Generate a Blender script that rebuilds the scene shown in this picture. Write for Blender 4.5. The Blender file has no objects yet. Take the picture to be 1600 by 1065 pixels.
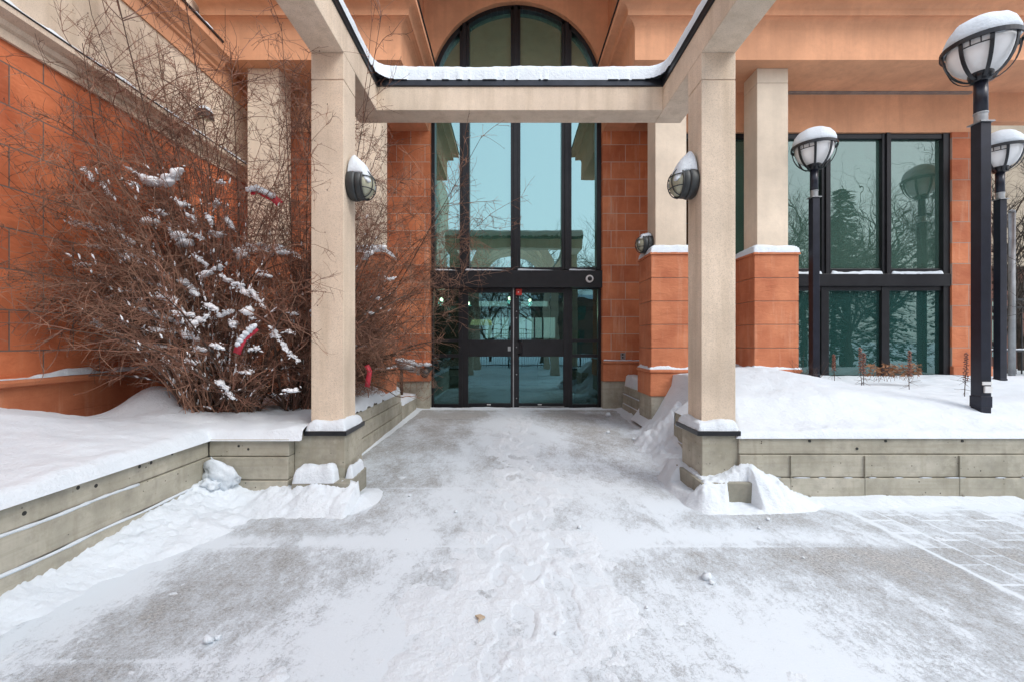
import bpy, math, random
import numpy as np
from mathutils import Vector, Matrix
R = math.radians
PI = math.pi
scn = bpy.context.scene
col = scn.collection
# ------------------------------------------------------------------ camera
F = 700.0; CX = 796.0; CY = 534.0; CZ = 1.43
cam_d = bpy.data.cameras.new('camera'); cam = bpy.data.objects.new('camera', cam_d)
col.objects.link(cam); scn.camera = cam
cam.location = (0, 0, CZ); cam.rotation_euler = (R(90), 0, 0)
cam_d.sensor_width = 36; cam_d.sensor_fit = 'HORIZONTAL'
cam_d.lens = 36 * F / 1600; cam_d.shift_x = (800 - CX) / 1600; cam_d.shift_y = (CY - 532.5) / 1600
cam_d.clip_start = 0.05; cam_d.clip_end = 1500
scn.render.resolution_x = 1024; scn.render.resolution_y = 681
# ------------------------------------------------------------------ world, sun
SUN_EL, SUN_AZ = R(48), R(130)
w = bpy.data.worlds.new('World'); scn.world = w; w.use_nodes = True
nt = w.node_tree; nt.nodes.clear()
sky = nt.nodes.new('ShaderNodeTexSky'); sky.sky_type = 'NISHITA'; sky.sun_disc = False
sky.sun_elevation = SUN_EL; sky.sun_rotation = SUN_AZ; sky.dust_density = 4.0; sky.air_density = 1.0
bg1 = nt.nodes.new('ShaderNodeBackground'); bg1.inputs[1].default_value = 0.05
nt.links.new(sky.outputs[0], bg1.inputs[0])
# overcast cloud deck: pale, a little brighter overhead
tc = nt.nodes.new('ShaderNodeTexCoord'); sx = nt.nodes.new('ShaderNodeSeparateXYZ')
nt.links.new(tc.outputs['Generated'], sx.inputs[0])
rp = nt.nodes.new('ShaderNodeValToRGB')
rp.color_ramp.elements[0].position = 0.0; rp.color_ramp.elements[0].color = (0.93, 0.96, 1.0, 1)
rp.color_ramp.elements[1].position = 0.8; rp.color_ramp.elements[1].color = (0.80, 0.88, 1.0, 1)
nt.links.new(sx.outputs[2], rp.inputs[0])
bg2 = nt.nodes.new('ShaderNodeBackground'); bg2.inputs[1].default_value = 0.98
nt.links.new(rp.outputs[0], bg2.inputs[0])
ad = nt.nodes.new('ShaderNodeAddShader'); wo = nt.nodes.new('ShaderNodeOutputWorld')
nt.links.new(bg1.outputs[0], ad.inputs[0]); nt.links.new(bg2.outputs[0], ad.inputs[1]); nt.links.new(ad.outputs[0], wo.inputs[0])
sd = bpy.data.lights.new('sun', 'SUN'); sd.energy = 1.3; sd.angle = R(30); sd.color = (1, 0.97, 0.93)
so = bpy.data.objects.new('sun', sd); col.objects.link(so)
so.rotation_euler = (R(90) - SUN_EL, 0, R(180) - SUN_AZ + R(0))
scn.view_settings.view_transform = 'Standard'; scn.view_settings.look = 'None'
scn.view_settings.exposure = 0.42; scn.view_settings.gamma = 1
scn.render.engine = 'CYCLES'
scn.cycles.max_bounces = 8; scn.cycles.transparent_max_bounces = 12

rnd = random.Random(7)
nrs = np.random.RandomState(5)
def X_(px, Y): return (px - CX) * Y / F
def Z_(py, Y): return CZ + (CY - py) * Y / F
def PT(px, py, Y): return (X_(px, Y), Y, Z_(py, Y))

# ------------------------------------------------------------------ numpy noise
def vnoise(x, y, seed=0):
    xi = np.floor(x).astype(np.int64); yi = np.floor(y).astype(np.int64)
    fx = x - xi; fy = y - yi
    fx = fx * fx * (3 - 2 * fx); fy = fy * fy * (3 - 2 * fy)
    def h(a, b):
        n = (a * 374761393 + b * 668265263 + seed * 1442695041) & 0xffffffff
        n = ((n ^ (n >> 13)) * 1274126177) & 0xffffffff
        n = n ^ (n >> 16)
        return (n & 0xffff) / 65535.0
    a = h(xi, yi); b = h(xi + 1, yi); c = h(xi, yi + 1); d = h(xi + 1, yi + 1)
    return (a * (1 - fx) + b * fx) * (1 - fy) + (c * (1 - fx) + d * fx) * fy
def fbm(x, y, o=4, seed=0, g=0.5):
    s = 0; a = 1; t = 0
    for i in range(o):
        s = s + a * vnoise(x * 2 ** i, y * 2 ** i, seed + i * 17); t += a; a *= g
    return s / t
def sstep(a, b, x):
    t = np.clip((x - a) / (b - a), 0, 1); return t * t * (3 - 2 * t)
def gauss(x, y, cx, cy, sx, sy): return np.exp(-((x - cx) / sx) ** 2 - ((y - cy) / sy) ** 2)

# ------------------------------------------------------------------ materials
def new_mat(name):
    m = bpy.data.materials.new(name); m.use_nodes = True
    n = m.node_tree.nodes; l = m.node_tree.links
    return m, n, l, n['Principled BSDF']
def N(n, t, **k):
    x = n.new(t)
    for a, b in k.items(): setattr(x, a, b)
    return x
def noise(n, l, vec, scale, det=5, rough=0.55, dist=0.0):
    x = N(n, 'ShaderNodeTexNoise'); x.inputs['Scale'].default_value = scale
    x.inputs['Detail'].default_value = det; x.inputs['Roughness'].default_value = rough
    x.inputs['Distortion'].default_value = dist
    l.new(vec, x.inputs['Vector']); return x.outputs['Fac']
def coords(n): return N(n, 'ShaderNodeTexCoord').outputs['Object']
def mapping(n, l, vec, scale=(1, 1, 1), rot=(0, 0, 0), loc=(0, 0, 0)):
    m = N(n, 'ShaderNodeMapping'); m.inputs['Scale'].default_value = scale
    m.inputs['Rotation'].default_value = rot; m.inputs['Location'].default_value = loc
    l.new(vec, m.inputs[0]); return m.outputs[0]
def ramp(n, l, f, stops):
    r = N(n, 'ShaderNodeValToRGB'); e = r.color_ramp.elements
    while len(e) > 1: e.remove(e[0])
    e[0].position = stops[0][0]; c = stops[0][1]; e[0].color = (c, c, c, 1) if not hasattr(c, '__len__') else (*c, 1)
    for p, c in stops[1:]:
        x = e.new(p); x.color = (c, c, c, 1) if not hasattr(c, '__len__') else (*c, 1)
    l.new(f, r.inputs[0]); return r.outputs[0]
def mix(n, l, f, a, b, mode='MIX'):
    m = N(n, 'ShaderNodeMix', data_type='RGBA', blend_type=mode)
    for s, v in ((m.inputs[0], f), (m.inputs[6], a), (m.inputs[7], b)):
        if hasattr(v, 'links') or hasattr(v, 'is_linked'): l.new(v, s)
        elif hasattr(v, '__len__'): s.default_value = (*v, 1)
        else: s.default_value = v
    return m.outputs[2]
def math_(n, l, op, a, b=0.0):
    m = N(n, 'ShaderNodeMath', operation=op)
    for s, v in ((m.inputs[0], a), (m.inputs[1], b)):
        if hasattr(v, 'is_linked'): l.new(v, s)
        else: s.default_value = v
    return m.outputs[0]
def bump(n, l, h, strength, dist, p, prev=None):
    b = N(n, 'ShaderNodeBump'); b.inputs['Strength'].default_value = strength; b.inputs['Distance'].default_value = dist
    l.new(h, b.inputs['Height'])
    if prev is not None: l.new(prev, b.inputs['Normal'])
    l.new(b.outputs[0], p.inputs['Normal']); return b.outputs[0]

def stucco(name, c, speck=0.35, stain=0.35, stain_c=None):
    m, n, l, p = new_mat(name); v = coords(n)
    big = noise(n, l, v, 1.3, 5); fine = noise(n, l, v, 130, 3, 0.7); med = noise(n, l, v, 14, 5, 0.6)
    c2 = tuple(x * 0.80 for x in c); c3 = tuple(min(1, x * 1.12) for x in c)
    base = mix(n, l, ramp(n, l, big, [(0.3, 0.0), (0.7, 1.0)]), c2, c3)
    base = mix(n, l, math_(n, l, 'MULTIPLY', ramp(n, l, fine, [(0.50, 0.0), (0.72, 1.0)]), speck), base, tuple(x * 0.45 for x in c))
    base = mix(n, l, math_(n, l, 'MULTIPLY', ramp(n, l, med, [(0.45, 0.0), (0.75, 1.0)]), 0.25), base, tuple(x * 0.72 for x in c))
    st = noise(n, l, mapping(n, l, v, (7, 7, 0.5)), 1.0, 5, 0.6)
    base = mix(n, l, math_(n, l, 'MULTIPLY', ramp(n, l, st, [(0.47, 0.0), (0.72, 1.0)]), stain), base, stain_c or tuple(x * 0.6 for x in c))
    l.new(base, p.inputs['Base Color']); p.inputs['Roughness'].default_value = 0.9
    b = bump(n, l, fine, 0.35, 0.004, p); bump(n, l, med, 0.25, 0.01, p, b)
    return m
def solid(name, c, rough=0.5, metal=0.0, var=0.15, bscale=60, bstr=0.05, spec=0.5):
    m, n, l, p = new_mat(name); v = coords(n)
    f = noise(n, l, v, 6, 5)
    l.new(mix(n, l, ramp(n, l, f, [(0.3, 0.0), (0.7, 1.0)]), tuple(x * (1 - var) for x in c), tuple(min(1, x * (1 + var)) for x in c)), p.inputs['Base Color'])
    p.inputs['Roughness'].default_value = rough; p.inputs['Metallic'].default_value = metal
    p.inputs['Specular IOR Level'].default_value = spec
    bump(n, l, noise(n, l, v, bscale, 3), bstr, 0.003, p)
    return m
def tile_mat(name, c, axes=None, zoff=0.0, bw=0.58, bh=0.358, hoff=0.0, chalk=0.4, mort=0.8, mc=(0.45, 0.34, 0.28)):
    """split-face terracotta block; axes = None keeps it joint free (joints are modelled)"""
    m, n, l, p = new_mat(name); v = coords(n)
    big = noise(n, l, v, 2.2, 5, 0.6); fine = noise(n, l, v, 90, 4, 0.7)
    wav = noise(n, l, mapping(n, l, v, (5, 5, 12)), 1.0, 5, 0.6, 0.6)
    lo = (c[0] * 0.74, c[1] * 0.62, c[2] * 0.6); hi = (min(1, c[0] * 1.12), c[1] * 1.22, c[2] * 1.3)
    base = mix(n, l, ramp(n, l, big, [(0.3, 0.0), (0.72, 1.0)]), lo, hi)
    st = noise(n, l, mapping(n, l, v, (9, 9, 0.9)), 1.0, 5, 0.65)
    base = mix(n, l, math_(n, l, 'MULTIPLY', ramp(n, l, st, [(0.54, 0.0), (0.74, 1.0)]), chalk), base, (0.72, 0.42, 0.28))
    base = mix(n, l, math_(n, l, 'MULTIPLY', ramp(n, l, fine, [(0.55, 0.0), (0.75, 1.0)]), 0.3), base, tuple(x * 0.5 for x in c))
    prev = bump(n, l, wav, 0.45, 0.03, p)
    prev = bump(n, l, fine, 0.3, 0.004, p, prev)
    if axes:
        s = N(n, 'ShaderNodeSeparateXYZ'); l.new(v, s.inputs[0])
        cb = N(n, 'ShaderNodeCombineXYZ')
        l.new(math_(n, l, 'ADD', s.outputs[axes[0]], hoff), cb.inputs[0]); l.new(math_(n, l, 'ADD', s.outputs[2], zoff), cb.inputs[1])
        br = N(n, 'ShaderNodeTexBrick'); l.new(cb.outputs[0], br.inputs['Vector'])
        br.inputs['Scale'].default_value = 1.0; br.inputs['Mortar Size'].default_value = 0.007
        br.inputs['Mortar Smooth'].default_value = 0.3
        br.inputs['Brick Width'].default_value = bw; br.inputs['Row Height'].default_value = bh
        br.inputs['Color1'].default_value = (0.80, 0.74, 0.72, 1); br.inputs['Color2'].default_value = (1.12, 1.2, 1.2, 1)
        base = mix(n, l, 1.0, base, br.outputs['Color'], 'MULTIPLY')
        base = mix(n, l, math_(n, l, 'MULTIPLY', br.outputs['Fac'], mort), base, mc)
        inv = math_(n, l, 'SUBTRACT', 1.0, br.outputs['Fac'])
        bump(n, l, inv, 0.6, 0.012, p, prev)
    l.new(base, p.inputs['Base Color']); p.inputs['Roughness'].default_value = 0.82
    return m
def concrete_mat(name, c, pits=1.0):
    m, n, l, p = new_mat(name); v = coords(n)
    big = noise(n, l, v, 2.0, 6, 0.65); med = noise(n, l, v, 9, 6, 0.7); fine = noise(n, l, v, 150, 3, 0.7)
    base = mix(n, l, ramp(n, l, big, [(0.28, 0.0), (0.7, 1.0)]), (c[0] * 0.62, c[1] * 0.62, c[2] * 0.55), (c[0] * 1.15, c[1] * 1.15, c[2] * 1.1))
    base = mix(n, l, math_(n, l, 'MULTIPLY', ramp(n, l, med, [(0.5, 0.0), (0.72, 1.0)]), 0.5), base, tuple(x * 0.5 for x in c))
    st = noise(n, l, mapping(n, l, v, (11, 11, 0.8)), 1.0, 5, 0.6)
    base = mix(n, l, math_(n, l, 'MULTIPLY', ramp(n, l, st, [(0.52, 0.0), (0.72, 1.0)]), 0.35), base, (c[0] * 0.55, c[1] * 0.52, c[2] * 0.42))
    bd_ = noise(n, l, mapping(n, l, v, (0.7, 0.7, 26)), 1.0, 5, 0.7)
    base = mix(n, l, math_(n, l, 'MULTIPLY', ramp(n, l, bd_, [(0.48, 0.0), (0.66, 1.0)]), 0.35), base, (c[0] * 0.62, c[1] * 0.6, c[2] * 0.5))
    pt_ = noise(n, l, v, 3.3, 6, 0.75)
    base = mix(n, l, math_(n, l, 'MULTIPLY', ramp(n, l, pt_, [(0.54, 0.0), (0.66, 1.0)]), 0.4), base, (c[0] * 1.3, c[1] * 1.28, c[2] * 1.2))
    vo = N(n, 'ShaderNodeTexVoronoi'); vo.inputs['Scale'].default_value = 16; l.new(v, vo.inputs['Vector']); vo.inputs['Randomness'].default_value = 1
    gate = noise(n, l, v, 5, 3)
    pit = math_(n, l, 'MULTIPLY', ramp(n, l, vo.outputs['Distance'], [(0.0, 1.0), (0.07, 0.85), (0.12, 0.0)]), ramp(n, l, gate, [(0.46, 0.0), (0.58, 1.0)]))
    pit = math_(n, l, 'MULTIPLY', pit, pits)
    base = mix(n, l, pit, base, (0.035, 0.03, 0.022))
    l.new(base, p.inputs['Base Color']); p.inputs['Roughness'].default_value = 0.88
    b = bump(n, l, fine, 0.3, 0.003, p); b = bump(n, l, med, 0.3, 0.01, p, b)
    bump(n, l, math_(n, l, 'SUBTRACT', 1.0, pit), 0.7, 0.008, p, b)
    return m
def snow_mat(name='snow', scale=1.0):
    m, n, l, p = new_mat(name); v = coords(n)
    a = noise(n, l, v, 5, 6, 0.6); b_ = noise(n, l, v, 40, 5, 0.65); c_ = noise(n, l, v, 260, 2, 0.6)
    l.new(mix(n, l, a, (0.61, 0.675, 0.735), (0.70, 0.755, 0.805)), p.inputs['Base Color'])
    p.inputs['Roughness'].default_value = 0.75; p.inputs['Specular IOR Level'].default_value = 0.25
    b = bump(n, l, a, 0.35, 0.05 * scale, p); b = bump(n, l, b_, 0.45, 0.014 * scale, p, b); bump(n, l, c_, 0.3, 0.003, p, b)
    return m
def glass_mat(name, refl, tint, refl_c, body=(0.05, 0.12, 0.09), bodyf=0.0, wav=0.10):
    m, n, l, p = new_mat(name); n.remove(p)
    out = n['Material Output']; v = coords(n)
    g = N(n, 'ShaderNodeBsdfGlossy'); g.inputs['Roughness'].default_value = 0.0; g.inputs['Color'].default_value = (*refl_c, 1)
    t = N(n, 'ShaderNodeBsdfTransparent'); t.inputs['Color'].default_value = (*tint, 1)
    bp = N(n, 'ShaderNodeBump'); bp.inputs['Strength'].default_value = wav; bp.inputs['Distance'].default_value = 0.02
    l.new(noise(n, l, v, 1.6, 2, 0.4), bp.inputs['Height']); l.new(bp.outputs[0], g.inputs['Normal'])
    d = N(n, 'ShaderNodeBsdfDiffuse'); l.new(mix(n, l, noise(n, l, mapping(n, l, v, (6, 6, 0.6)), 1, 4), tuple(x * 0.85 for x in body), tuple(x * 1.2 for x in body)), d.inputs['Color'])
    ms = N(n, 'ShaderNodeMixShader'); ms.inputs[0].default_value = bodyf
    l.new(t.outputs[0], ms.inputs[1]); l.new(d.outputs[0], ms.inputs[2])
    fr = N(n, 'ShaderNodeFresnel'); fr.inputs['IOR'].default_value = 1.5
    f = math_(n, l, 'ADD', math_(n, l, 'MULTIPLY', fr.outputs[0], 0.8), refl)
    m2 = N(n, 'ShaderNodeMixShader'); l.new(f, m2.inputs[0]); l.new(ms.outputs[0], m2.inputs[1]); l.new(g.outputs[0], m2.inputs[2])
    l.new(m2.outputs[0], out.inputs[0]); return m
def emit_mat(name, c, s):
    m, n, l, p = new_mat(name); p.inputs['Base Color'].default_value = (*c, 1)
    p.inputs['Emission Color'].default_value = (*c, 1); p.inputs['Emission Strength'].default_value = s
    return m
def bark_mat(name, c1, c2, sc=8):
    m, n, l, p = new_mat(name); v = coords(n)
    f = noise(n, l, v, sc, 4)
    l.new(mix(n, l, ramp(n, l, f, [(0.3, 0.0), (0.7, 1.0)]), c1, c2), p.inputs['Base Color']); p.inputs['Roughness'].default_value = 0.75
    return m

M = {}
M['stucco'] = stucco('orange_stucco', (0.73, 0.365, 0.205), 0.3, 0.3)
M['cream'] = stucco('cream_stucco', (0.74, 0.615, 0.485), 0.75, 0.36, (0.36, 0.27, 0.17))
M['cream_smooth'] = stucco('smooth_cream_stucco', (0.76, 0.635, 0.50), 0.2, 0.22)
M['tile_portal'] = tile_mat('terracotta_block_portal', (0.60, 0.20, 0.085), (0,), 0.15, 0.58, 0.348, 0.1, 0.6, 0.9, (0.62, 0.47, 0.38))
M['tile_side'] = tile_mat('terracotta_block_side', (0.62, 0.172, 0.068), (1,), 0.08, 0.58, 0.358, 0.13, 0.12, 0.4)
M['tile_wing'] = tile_mat('terracotta_block_wing', (0.58, 0.185, 0.08), (0,), 0.10, 0.58, 0.358, 0.1, 0.3)
M['tile'] = tile_mat('terracotta_block', (0.58, 0.20, 0.09), None, chalk=0.35)
M['mortar'] = stucco('mortar', (0.55, 0.42, 0.33), 0.3, 0.2)
M['concrete'] = concrete_mat('board_formed_concrete', (0.43, 0.41, 0.36))
M['concrete_grey'] = concrete_mat('grey_concrete', (0.31, 0.30, 0.265), 0.6)
M['snow'] = snow_mat()
M['snow_fresh'] = solid('fresh_snow', (0.84, 0.87, 0.91), 0.8, 0, 0.04, 120, 0.3, 0.2)
M['flash'] = solid('dark_flashing', (0.035, 0.04, 0.05), 0.35, 0.6, 0.2)
M['frame'] = solid('black_frame', (0.014, 0.014, 0.017), 0.38, 0.3, 0.25)
M['black'] = solid('black_paint', (0.012, 0.013, 0.017), 0.3, 0.1, 0.25)
M['navy'] = solid('dark_pole_paint', (0.014, 0.016, 0.027), 0.33, 0.2, 0.25)
M['grey_metal'] = solid('weathered_grey_metal', (0.055, 0.06, 0.062), 0.5, 0.4, 0.3)
M['galv'] = solid('galvanised_metal', (0.35, 0.36, 0.37), 0.45, 0.7, 0.2)
M['lens'] = solid('milky_lens', (0.40, 0.40, 0.30), 0.15, 0.0, 0.12, 4, 0.02)
M['globe'] = solid('white_globe', (0.84, 0.84, 0.84), 0.25, 0.0, 0.04, 4, 0.02)
M['white'] = solid('white_plastic', (0.75, 0.75, 0.75), 0.4)
M['red'] = solid('red_plastic', (0.5, 0.03, 0.02), 0.4)
M['ribbon'] = solid('red_ribbon', (0.50, 0.025, 0.05), 0.4)
M['yellow'] = solid('yellow_card', (0.75, 0.62, 0.03), 0.5)
M['dark'] = solid('dark_interior', (0.03, 0.032, 0.03), 0.8)
M['inner'] = solid('interior_wall', (0.30, 0.27, 0.22), 0.8)
M['inner_floor'] = solid('interior_floor', (0.12, 0.10, 0.08), 0.35)
M['lamp_lit'] = emit_mat('lit_lamp', (1.0, 0.85, 0.6), 14.0)
M['shade_lit'] = emit_mat('lit_shade', (0.9, 0.78, 0.40), 0.7)
M['glass_up'] = glass_mat('reflective_glass', 0.38, (0.22, 0.42, 0.33), (0.60, 0.93, 0.96), (0.085, 0.20, 0.135), 0.72)
M['glass_win'] = glass_mat('tinted_glass', 0.15, (0.24, 0.40, 0.34), (0.80, 0.97, 0.93), (0.085, 0.165, 0.13), 0.62, 0.16)
M['glass_low'] = glass_mat('clear_glass', 0.12, (0.32, 0.45, 0.42), (0.48, 0.90, 1.0), (0.02, 0.04, 0.04), 0.1)
M['glass_wlow'] = glass_mat('dark_tinted_glass', 0.10, (0.20, 0.40, 0.36), (0.75, 1.0, 1.0), (0.03, 0.09, 0.08), 0.6)
M['stem'] = bark_mat('dark_stem_bark', (0.030, 0.017, 0.012), (0.10, 0.055, 0.035))
M['twig_red'] = bark_mat('red_brown_twig', (0.06, 0.028, 0.02), (0.29, 0.135, 0.09), 5)
M['twig_tan'] = bark_mat('tan_twig', (0.10, 0.045, 0.03), (0.36, 0.20, 0.13), 5)
M['bud'] = bark_mat('dry_bud', (0.10, 0.03, 0.02), (0.25, 0.14, 0.08))
M['seed'] = bark_mat('dry_seed_head', (0.13, 0.035, 0.03), (0.32, 0.15, 0.10), 30)
M['leaf_dry'] = bark_mat('dry_leaf', (0.16, 0.07, 0.03), (0.38, 0.20, 0.10), 20)
M['tree'] = bark_mat('tree_bark', (0.03, 0.025, 0.02), (0.09, 0.07, 0.055))
M['needles'] = bark_mat('conifer_needles', (0.03, 0.05, 0.03), (0.08, 0.11, 0.06), 3)
M['far_wall'] = stucco('far_beige_wall', (0.45, 0.39, 0.30), 0.2, 0.2)
M['far_brick'] = stucco('far_brown_wall', (0.16, 0.08, 0.06), 0.3, 0.3)

# ------------------------------------------------------------------ mesh helpers
class MB:
    def __init__(s): s.v = []; s.f = []
    def add(s, v, f):
        o = len(s.v); s.v += [tuple(p) for p in v]; s.f += [tuple(i + o for i in q) for q in f]; return s
    def box(s, x0, x1, y0, y1, z0, z1):
        v = [(x0, y0, z0), (x1, y0, z0), (x1, y1, z0), (x0, y1, z0), (x0, y0, z1), (x1, y0, z1), (x1, y1, z1), (x0, y1, z1)]
        return s.add(v, [(0, 3, 2, 1), (4, 5, 6, 7), (0, 1, 5, 4), (1, 2, 6, 5), (2, 3, 7, 6), (3, 0, 4, 7)])
    def tube(s, pts, rad, n=6, cap=True):
        pts = [Vector(p) for p in pts]
        if not hasattr(rad, '__len__'): rad = [rad] * len(pts)
        vs = []; fs = []; ref = None
        for i, p in enumerate(pts):
            t = (pts[min(i + 1, len(pts) - 1)] - pts[max(i - 1, 0)]).normalized()
            if ref is None: ref = t.orthogonal().normalized()
            ref = (ref - t * ref.dot(t))
            ref = ref.normalized() if ref.length > 1e-5 else t.orthogonal().normalized()
            b = t.cross(ref)
            for k in range(n):
                a = 2 * PI * k / n
                vs.append(p + (ref * math.cos(a) + b * math.sin(a)) * rad[i])
        for i in range(len(pts) - 1):
            for k in range(n):
                k2 = (k + 1) % n
                fs.append((i * n + k, i * n + k2, (i + 1) * n + k2, (i + 1) * n + k))
        if cap: fs.append(tuple(range(n - 1, -1, -1))); fs.append(tuple((len(pts) - 1) * n + k for k in range(n)))
        return s.add(vs, fs)
    def lathe(s, prof, c=(0, 0, 0), axis='z', n=24, sx=1, sy=1):
        vs = []; fs = []
        for r, h in prof:
            for k in range(n):
                a = 2 * PI * k / n; u, w_ = r * math.cos(a) * sx, r * math.sin(a) * sy
                if axis == 'z': q = (u, w_, h)
                elif axis == 'x': q = (h, u, w_)
                else: q = (u, h, w_)
                vs.append((q[0] + c[0], q[1] + c[1], q[2] + c[2]))
        for i in range(len(prof) - 1):
            for k in range(n):
                k2 = (k + 1) % n; fs.append((i * n + k, i * n + k2, (i + 1) * n + k2, (i + 1) * n + k))
        fs.append(tuple(range(n - 1, -1, -1))); fs.append(tuple((len(prof) - 1) * n + k for k in range(n)))
        return s.add(vs, fs)
    def ring(s, c, r, tr, axis='z', n=40, m=6, a0=0, a1=2 * PI, flat=1.0):
        pts = []
        for i in range(n + 1):
            a = a0 + (a1 - a0) * i / n
            u, v_ = r * math.cos(a), r * math.sin(a)
            q = {'z': (u, v_, 0), 'x': (0, u, v_), 'y': (u, 0, v_)}[axis]
            pts.append((c[0] + q[0], c[1] + q[1], c[2] + q[2]))
        return s.tube(pts, tr, m, False)
    def prism(s, poly, axis, a, b):
        """poly: 2D list; axis 'x': (y,z) extruded in x; 'y': (x,z) extruded in y; 'z': (x,y)"""
        n = len(poly)
        def q(p, t): return {'x': (t, p[0], p[1]), 'y': (p[0], t, p[1]), 'z': (p[0], p[1], t)}[axis]
        v = [q(p, a) for p in poly] + [q(p, b) for p in poly]
        f = [tuple(range(n)), tuple(range(2 * n - 1, n - 1, -1))] + [(i, (i + 1) % n, n + (i + 1) % n, n + i) for i in range(n)]
        return s.add(v, f)
    def build(s, name, mat, parent=None, smooth=False, bevel=0, seg=2, loc=None):
        me = bpy.data.meshes.new(name)
        off = Vector(loc) if loc else (ROOT.get(parent, Vector((0, 0, 0))) if parent else Vector((0, 0, 0)))
        a = np.array(s.v, dtype=np.float64) - np.array(off)
        me.from_pydata([tuple(r) for r in a], [], s.f); me.update()
        import bmesh
        if len(s.f) < 60000:
            bm = bmesh.new(); bm.from_mesh(me); bmesh.ops.recalc_face_normals(bm, faces=bm.faces); bm.to_mesh(me); bm.free()
        if smooth: me.polygons.foreach_set('use_smooth', [True] * len(me.polygons))
        me.materials.append(M[mat] if isinstance(mat, str) else mat)
        o = bpy.data.objects.new(name, me); col.objects.link(o)
        if loc and not parent: o.location = loc
        if parent: o.parent = parent
        ROOT[o] = off
        if bevel:
            b = o.modifiers.new('bevel', 'BEVEL'); b.width = bevel; b.segments = seg; b.limit_method = 'ANGLE'; b.angle_limit = R(40)
            b.harden_normals = False
        return o
ROOT = {}
def tag(o, label=None, cat=None, group=None, kind=None):
    if label: o['label'] = label
    if cat: o['category'] = cat
    if group: o['group'] = group
    if kind: o['kind'] = kind
    return o
def thing(name, label, cat, loc=(0, 0, 0), group=None):
    o = bpy.data.objects.new(name, None); col.objects.link(o); o.location = loc; o.empty_display_size = 0.2
    ROOT[o] = Vector(loc); return tag(o, label, cat, group)
def copy_tree(o, parent=None):
    c = o.copy(); col.objects.link(c)
    if parent: c.parent = parent
    for ch in [x for x in col.objects if x.parent == o]: copy_tree(ch, c)
    return c
def np_mesh(name, verts, faces, mat, parent=None, smooth=True, attr=None):
    me = bpy.data.meshes.new(name)
    off = np.array(ROOT.get(parent, Vector((0, 0, 0)))) if parent else np.zeros(3)
    verts = verts - off
    k = faces.shape[1]
    me.vertices.add(len(verts)); me.vertices.foreach_set('co', verts.astype(np.float32).ravel())
    me.loops.add(faces.size); me.loops.foreach_set('vertex_index', faces.astype(np.int32).ravel())
    me.polygons.add(len(faces)); me.polygons.foreach_set('loop_start', np.arange(0, faces.size, k, dtype=np.int32))
    me.polygons.foreach_set('loop_total', np.full(len(faces), k, dtype=np.int32))
    me.polygons.foreach_set('use_smooth', np.full(len(faces), smooth))
    if attr is not None:
        for an, av in attr.items():
            a = me.attributes.new(an, 'FLOAT', 'POINT'); a.data.foreach_set('value', av.astype(np.float32))
    me.update(calc_edges=True); me.validate()
    me.materials.append(M[mat] if isinstance(mat, str) else mat)
    o = bpy.data.objects.new(name, me); col.objects.link(o)
    if parent: o.parent = parent
    ROOT[o] = Vector(off); return o
def grid_mesh(name, xs, ys, zf, mat, keep=None, **kw):
    XX, YY = np.meshgrid(xs, ys); ZZ = zf(XX, YY)
    v = np.stack([XX.ravel(), YY.ravel(), ZZ.ravel()], 1)
    nx, ny = len(xs), len(ys)
    i = np.arange(nx - 1)[None, :] + np.arange(ny - 1)[:, None] * nx
    f = np.stack([i, i + 1, i + 1 + nx, i + nx], -1).reshape(-1, 4)
    if keep is not None:
        kk = keep(XX, YY, ZZ).ravel(); f = f[kk[f].any(1)]
        used = np.unique(f); rm = np.full(len(v), -1); rm[used] = np.arange(len(used)); v = v[used]; f = rm[f]
        if kw.get('attr'): kw['attr'] = {a: b.ravel()[used] for a, b in kw['attr'].items()}
    elif kw.get('attr'): kw['attr'] = {a: b.ravel() for a, b in kw['attr'].items()}
    return np_mesh(name, v, f, mat, **kw)

# snow slab lying on a box top: rounded, lumpy
def snow_slab(name, x0, x1, y0, y1, z, h, parent=None, res=0.03, edge=0.06, seed=1, over=0.01, hf=None, amp=0.25, irr=0.012):
    nx = max(4, int((x1 - x0) / res)); ny = max(4, int((y1 - y0) / res))
    xs = np.linspace(x0 - over, x1 + over, nx + 1); ys = np.linspace(y0 - over, y1 + over, ny + 1)
    def zf(X, Y):
        d = np.minimum(np.minimum(X - (x0 - over), (x1 + over) - X), np.minimum(Y - (y0 - over), (y1 + over) - Y))
        t = np.clip(d / edge, 0, 1); prof = np.sqrt(np.clip(1 - (1 - t) ** 2, 0, 1))
        hh = h if hf is None else hf(X, Y)
        nz = (fbm(X * 5 + seed, Y * 5 + seed * 3, 4, seed) - 0.5)
        return z - 0.004 + hh * prof * (1 + amp * 2 * nz) + nz * 0.01
    XX, YY = np.meshgrid(xs, ys); ZZ = zf(XX, YY)
    jx = (vnoise(XX * 18, YY * 18, seed + 3) - 0.5) * irr * 2; jy = (vnoise(XX * 18, YY * 18, seed + 9) - 0.5) * irr * 2
    V = np.stack([(XX + jx).ravel(), (YY + jy).ravel(), ZZ.ravel()], 1)
    n1 = nx + 1
    i = np.arange(nx)[None, :] + np.arange(ny)[:, None] * n1
    Fq = np.stack([i, i + 1, i + 1 + n1, i + n1], -1).reshape(-1, 4)
    return np_mesh(name, V, Fq, 'snow', parent=parent)
_ico = None
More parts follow.
